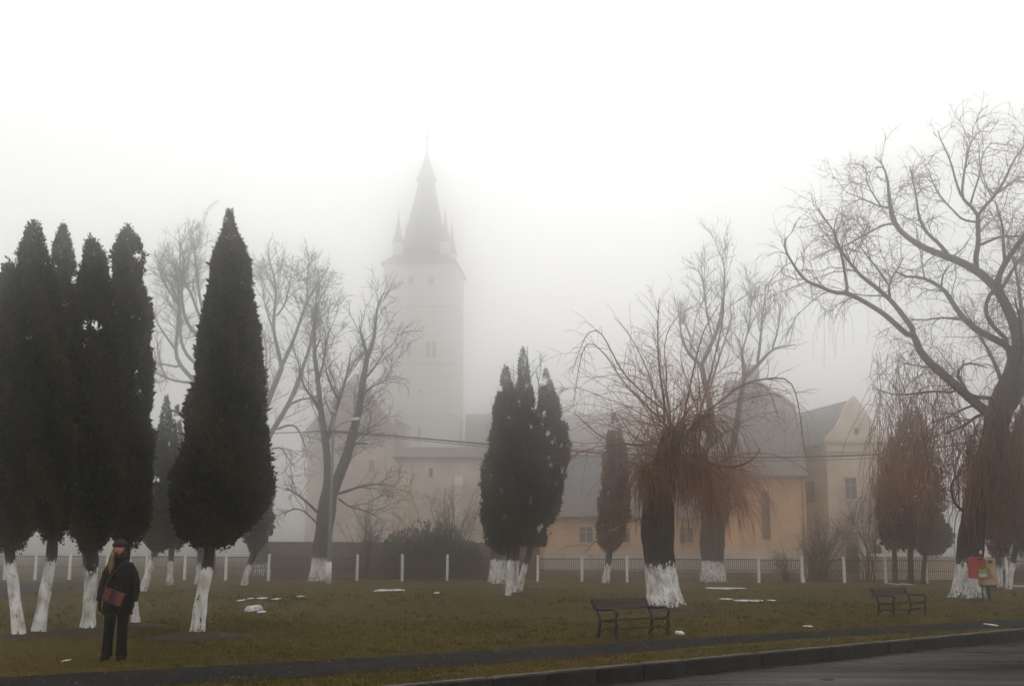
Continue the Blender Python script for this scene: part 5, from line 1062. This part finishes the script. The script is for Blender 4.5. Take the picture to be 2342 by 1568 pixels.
    for k in range(5):
        c_ = MB(); c_.sphere(root_o + (.015, -.168 + .004 * k, 1.36 - .12 * k), (.014, .008, .014), 8, 5); c_.build('button', MT['iron'], co, smooth=True)
    # trousers, slightly flared, and boots
    t_ = MB()
    for sx in (-1, 1):
        zz = np.array([.92, .82, .70, .5, .3, .15, .07]); t_.rings([root_o + (sx * .095 + sx * .012 * (1 - q), (-.055 * max(0, .8 - q) if sx < 0 else .02 * max(0, .8 - q)) - .01 * math.sin(q * 4), q) for q in zz], [.10, .098, .09, .077, .076, .082, .086], [.115, .112, .10, .085, .082, .09, .095], 18, True, lump=1 + .03 * np.sin(np.arange(18)[None, :] * 1.7 + zz[:, None] * 13))
    t_.build('trousers', trs, R, smooth=True)
    for sx in (-1, 1):
        f = MB(); yy = np.array([.075, .06, .0, -.06, -.12, -.165, -.185]); f.rings([root_o + (sx * (.112 + (.12 if sx > 0 else .03) * (-y if y < 0 else 0)), y + (-.045 if sx < 0 else .015), hh) for y, hh in zip(yy, [.05, .055, .06, .055, .042, .034, .03])], [.03, .042, .045, .046, .045, .036, .018], [.045, .054, .058, .053, .04, .032, .022], 12, True, U=np.array([1.0, 0, 0]), W=np.array([0, 0, 1.0])); f.build('boot', trs, R, smooth=True)
    # gloved hands: palm, four fingers and a thumb
    for sx, wr in ((-1, np.array([-.266, -.042, .895])), (1, np.array([.258, -.042, .895]))):
        vt2 = [(wr, .027), (wr + (sx * .002, -.006, -.045), (.034, .022)), (wr + (sx * .002, -.010, -.080), (.036, .020))]; ed2 = [(0, 1), (1, 2)]
        h = MB(); P = np.array([v[0] for v in vt2]); h.rings([root_o + p for p in (wr + (0, 0, .02), *P, wr + (0, -.012, -.098))], [.020, .022, .024, .022, .015], [.028, .03, .042, .044, .036], 12, True)
        for i, (oy, L_) in enumerate(((-.034, .066), (-.012, .076), (.010, .072), (.031, .056))):
            q0 = wr + (0, oy - .010, -.090); q = resample(np.array([q0, q0 + (-sx * .004, -.004, -L_ * .45), q0 + (-sx * .016, -.006, -L_ * .8), q0 + (-sx * .028, -.006, -L_)]), 8); h.tubes((q + root_o)[None], np.linspace(.0115, .0075, 8)[None], 8, True)
        q0 = wr + (0, -.036, -.045); q = resample(np.array([q0, q0 + (-sx * .008, -.022, -.022), q0 + (-sx * .014, -.030, -.052)]), 8); h.tubes((q + root_o)[None], np.linspace(.013, .009, 8)[None], 8, True)
        h.build('glove', coat, R, smooth=True)
    # hat and hair
    hat = MB(); zz = np.array([1.735, 1.75, 1.775, 1.80, 1.825, 1.842, 1.85]); hat.rings([root_o + (-.012, -.012 + (q - 1.735) * .1, q) for q in zz], [.098, .100, .098, .09, .07, .042, .012], [.112, .114, .112, .102, .08, .048, .012], 24, True)
    hb = mat('dark_felt', (0.012, 0.011, 0.010), (0.024, 0.021, 0.019), 25, .95, .3); ho = hat.build('hat', hb, R, smooth=True)
    hd = MB(); hd.rings([root_o + (-.006, .045, q_) for q_ in (1.47, 1.52, 1.58, 1.66, 1.74, 1.79, 1.82)], [.11, .135, .13, .116, .112, .09, .05], [.08, .105, .105, .098, .095, .08, .045], 18, True); hd.build('hood', coat, co, smooth=True)
    q = MB(); q.rings([root_o + (-.012, -.02, zq) for zq in (1.718, 1.735, 1.765, 1.785)], [.100, .116, .114, .098], [.112, .130, .126, .11], 24, True); q.build('brim', hb, ho, smooth=True)
    hr = MB(); Ls = []
    for i in range(80):
        x0 = -.080 + rng.uniform(-.010, .03); y0 = rng.uniform(-.085, -.01); L_ = rng.uniform(.28, .44)
        P = np.array([(x0 + .01, y0, 1.735), (x0 - .012, y0 - .015, 1.65), (x0 - .028 + rng.normal(0, .014), y0 - .05 + rng.normal(0, .012), 1.55), (x0 - .015 + rng.normal(0, .034), y0 - .085 + rng.normal(0, .014), 1.735 - L_)]); Ls.append(resample(P, 9))
    for i in range(16):
        x0 = .062 + rng.uniform(-.01, .012); y0 = rng.uniform(-.04, .05); P = np.array([(x0, y0, 1.735), (x0 + .012, y0, 1.66), (x0 + .012, y0 + .01, 1.585)]); Ls.append(resample(P, 9))
    hr.tubes(np.array(Ls) + root_o, np.tile(np.linspace(.008, .003, 9), (len(Ls), 1)), 6, True); hr.build('hair', mat('blond_hair', (0.10, 0.045, 0.016), (0.36, 0.20, 0.07), 30, .6, stretch=(1, 1, .1)), R, smooth=True)
    R.rotation_euler = (0, 0, math.radians(-4))
    # shoulder bag hanging in front of the coat
    bo = base + np.array([.005, -.215, .96]); bag = thing('shoulder_bag', bo, 'red and dark brown shoulder bag hanging in front of the standing person\'s coat', 'bag')
    ang = -.30; ca, sa = math.cos(ang), math.sin(ang); rot = lambda x, z_: (x * ca - z_ * sa, x * sa + z_ * ca)
    def slab(x0, x1, z0, z1, y0, y1, name, m, par):
        k = MB(); pr = [rot(x, z_) for x, z_ in ((x0, z0), (x1, z0), (x1 + .005, z1), (x0 - .005, z1))]; k.prism([(bo[0] + x, bo[1] + y0, bo[2] + z_) for x, z_ in pr], (0, y1 - y0, 0)); return k.build(name, m, par)
    rd = mat('dull_red_leather', (0.12, 0.024, 0.016), (0.17, 0.036, 0.023), 12, .6); br = mat('dark_brown_leather', (0.022, 0.014, 0.009), (0.04, 0.024, 0.015), 12, .6)
    slab(-.155, .155, -.10, .085, -.045, .045, 'bag_body', br, bag); slab(-.15, -.055, -.06, .095, -.053, -.046, 'red_panel', rd, bag); slab(.055, .15, -.09, .10, -.053, -.046, 'red_panel', rd, bag); slab(-.16, .16, .086, .10, -.047, .047, 'flap', br, bag)
    st = MB(); P = np.array([(-.15, -.21, 1.06), (-.10, -.185, 1.22), (.0, -.17, 1.38), (.09, -.12, 1.5), (.13, -.01, 1.52)]); P2 = resample(P + np.array([0, .0, 0]), 14); st.tubes((P2 + base)[None], np.full((1, 14), .013), 6, True); st.build('strap', br, bag, smooth=True)
person()

# ------------------------------------------------------------------ grass blades and fallen leaves
def ground_cover():
    rng = np.random.RandomState(90)
    def scatter(n, px0, px1, y0, y1):
        # denser near the camera: uniform in the picture
        px = rng.uniform(px0, px1, n); py = rng.uniform(y0, y1, n); py = np.maximum(py, hz(px) + 78)
        k = (np.array([ray(0, 0)]) * 0)
        R_ = fwd[None] + rt[None] * ((px - CX) / F)[:, None] + up[None] * ((CY - py) / F)[:, None]
        return EYE + R_ * ((0 - EYE[2]) / R_[:, 2])[:, None]
    P = np.vstack([scatter(90000, -60, 2400, 1345, 1580), scatter(40000, 300, 2400, 1420, 1570)])
    off = (P - K0) @ kn; P = P[off > .16]
    # keep off the footpath
    u0, u1 = at(0, 1549), at(2342, 1415); l0, l1 = at(378, 1567), at(2342, 1432)
    side = lambda a, c_, Q: (c_[0] - a[0]) * (Q[:, 1] - a[1]) - (c_[1] - a[1]) * (Q[:, 0] - a[0])
    on = (side(u0, u1, P) < -.0) & (side(l0, l1, P) > .0); P = P[~on]
    tc = P[rng.choice(len(P), 1500)]; nt_ = rng.randint(8, 20, len(tc)); tu = np.repeat(tc, nt_, 0); tu[:, :2] += rng.normal(0, .05, (len(tu), 2)); k0 = len(P); P = np.vstack([P, tu])
    n = len(P); d = P[:, 1:2]; az = rng.uniform(0, 6.283, n); tall = np.ones((n, 1)); tall[k0:] = 2.1
    hgt = rng.uniform(.018, .05, (n, 1)) * np.clip(d / 24, .8, 1.5); wd = rng.uniform(.004, .009, (n, 1)) * np.clip(d / 18, 1, 2.2)
    wv = np.stack([np.cos(az), np.sin(az), np.zeros(n)], -1); hgt = hgt * tall; lean = rng.normal(0, .6, (n, 2)) * hgt
    tip = P + np.concatenate([lean, hgt], 1)
    V = np.stack([P - wv * wd + (0, 0, -.02), P + wv * wd + (0, 0, -.02), tip], 1); b = MB()
    nn = np.sin(P[:, 0] * .7 + 1) * np.sin(P[:, 1] * .45) * .25 + .5; tint = np.clip(nn + rng.normal(0, .22, n), 0, 1)
    b.add(V.reshape(-1, 3), np.arange(3 * n).reshape(n, 3), tint=np.repeat(tint, 3))
    g = b.build('grass', mat('winter_grass_blades', (0.048, 0.048, 0.005), (0.125, 0.088, 0.013), 2, .9, attr='tint', lo=.25, hi=.8, spec=.1)); tag(g, 'short winter grass on the lawn and verge', 'grass', kind='stuff')
    P = np.vstack([scatter(5200, -60, 2400, 1345, 1570), scatter(2600, 500, 2300, 1440, 1575)]); off = (P - K0) @ kn; P = P[off > .0]; ng = 900; sg = rng.uniform(-12, 40, ng); og = -.06 - np.abs(rng.normal(0, .22, ng)); P = np.vstack([P, K0[None] * (1, 1, 0) + kd * sg[:, None] + kn * og[:, None] + np.array([0, 0, -KH - .03])]); n = len(P)
    a = rng.normal(0, 1, (n, 3)); a[:, 2] *= .25; a /= np.linalg.norm(a, axis=1, keepdims=True); w_ = np.cross(a, [0, 0, 1.0] + rng.normal(0, .3, (n, 3))); w_ /= np.linalg.norm(w_, axis=1, keepdims=True)
    L_ = rng.uniform(.015, .035, (n, 1)) * np.clip(P[:, 1:2] / 22, .8, 1.3); C = P + (0, 0, .035)
    V = np.stack([C - a * L_, C + w_ * L_ * .45 + (0, 0, .006), C + a * L_, C - w_ * L_ * .45 + (0, 0, .006)], 1); b = MB(); b.add(V.reshape(-1, 3), np.arange(4 * n).reshape(n, 4), tint=np.repeat(rng.uniform(0, 1, n), 4))
    g = b.build('fallen_leaves', mat('fallen_leaves', (0.05, 0.024, 0.010), (0.27, 0.115, 0.038), 2, .8, attr='tint', lo=.2, hi=.8)); tag(g, 'brown fallen leaves scattered over lawn and verge', 'leaves', kind='stuff')
ground_cover()

# ------------------------------------------------------------------ fog
hzb = MB(); hzb.box((0, 230, 37.5), (1100, 720, 77.0))
hm = bpy.data.materials.new('fog'); hm.use_nodes = True; t = hm.node_tree; t.nodes.clear()
o_ = t.nodes.new('ShaderNodeOutputMaterial'); pv = t.nodes.new('ShaderNodeVolumePrincipled')
pv.inputs['Color'].default_value = (0.945, 0.943, 0.938, 1); pv.inputs['Density'].default_value = 0.011; pv.inputs['Anisotropy'].default_value = 0.97
t.links.new(pv.outputs[0], o_.inputs['Volume'])
h_ = hzb.build('haze', hm); h_['kind'] = 'stuff'; h_['label'] = 'pale winter fog filling the air'; h_['category'] = 'fog'
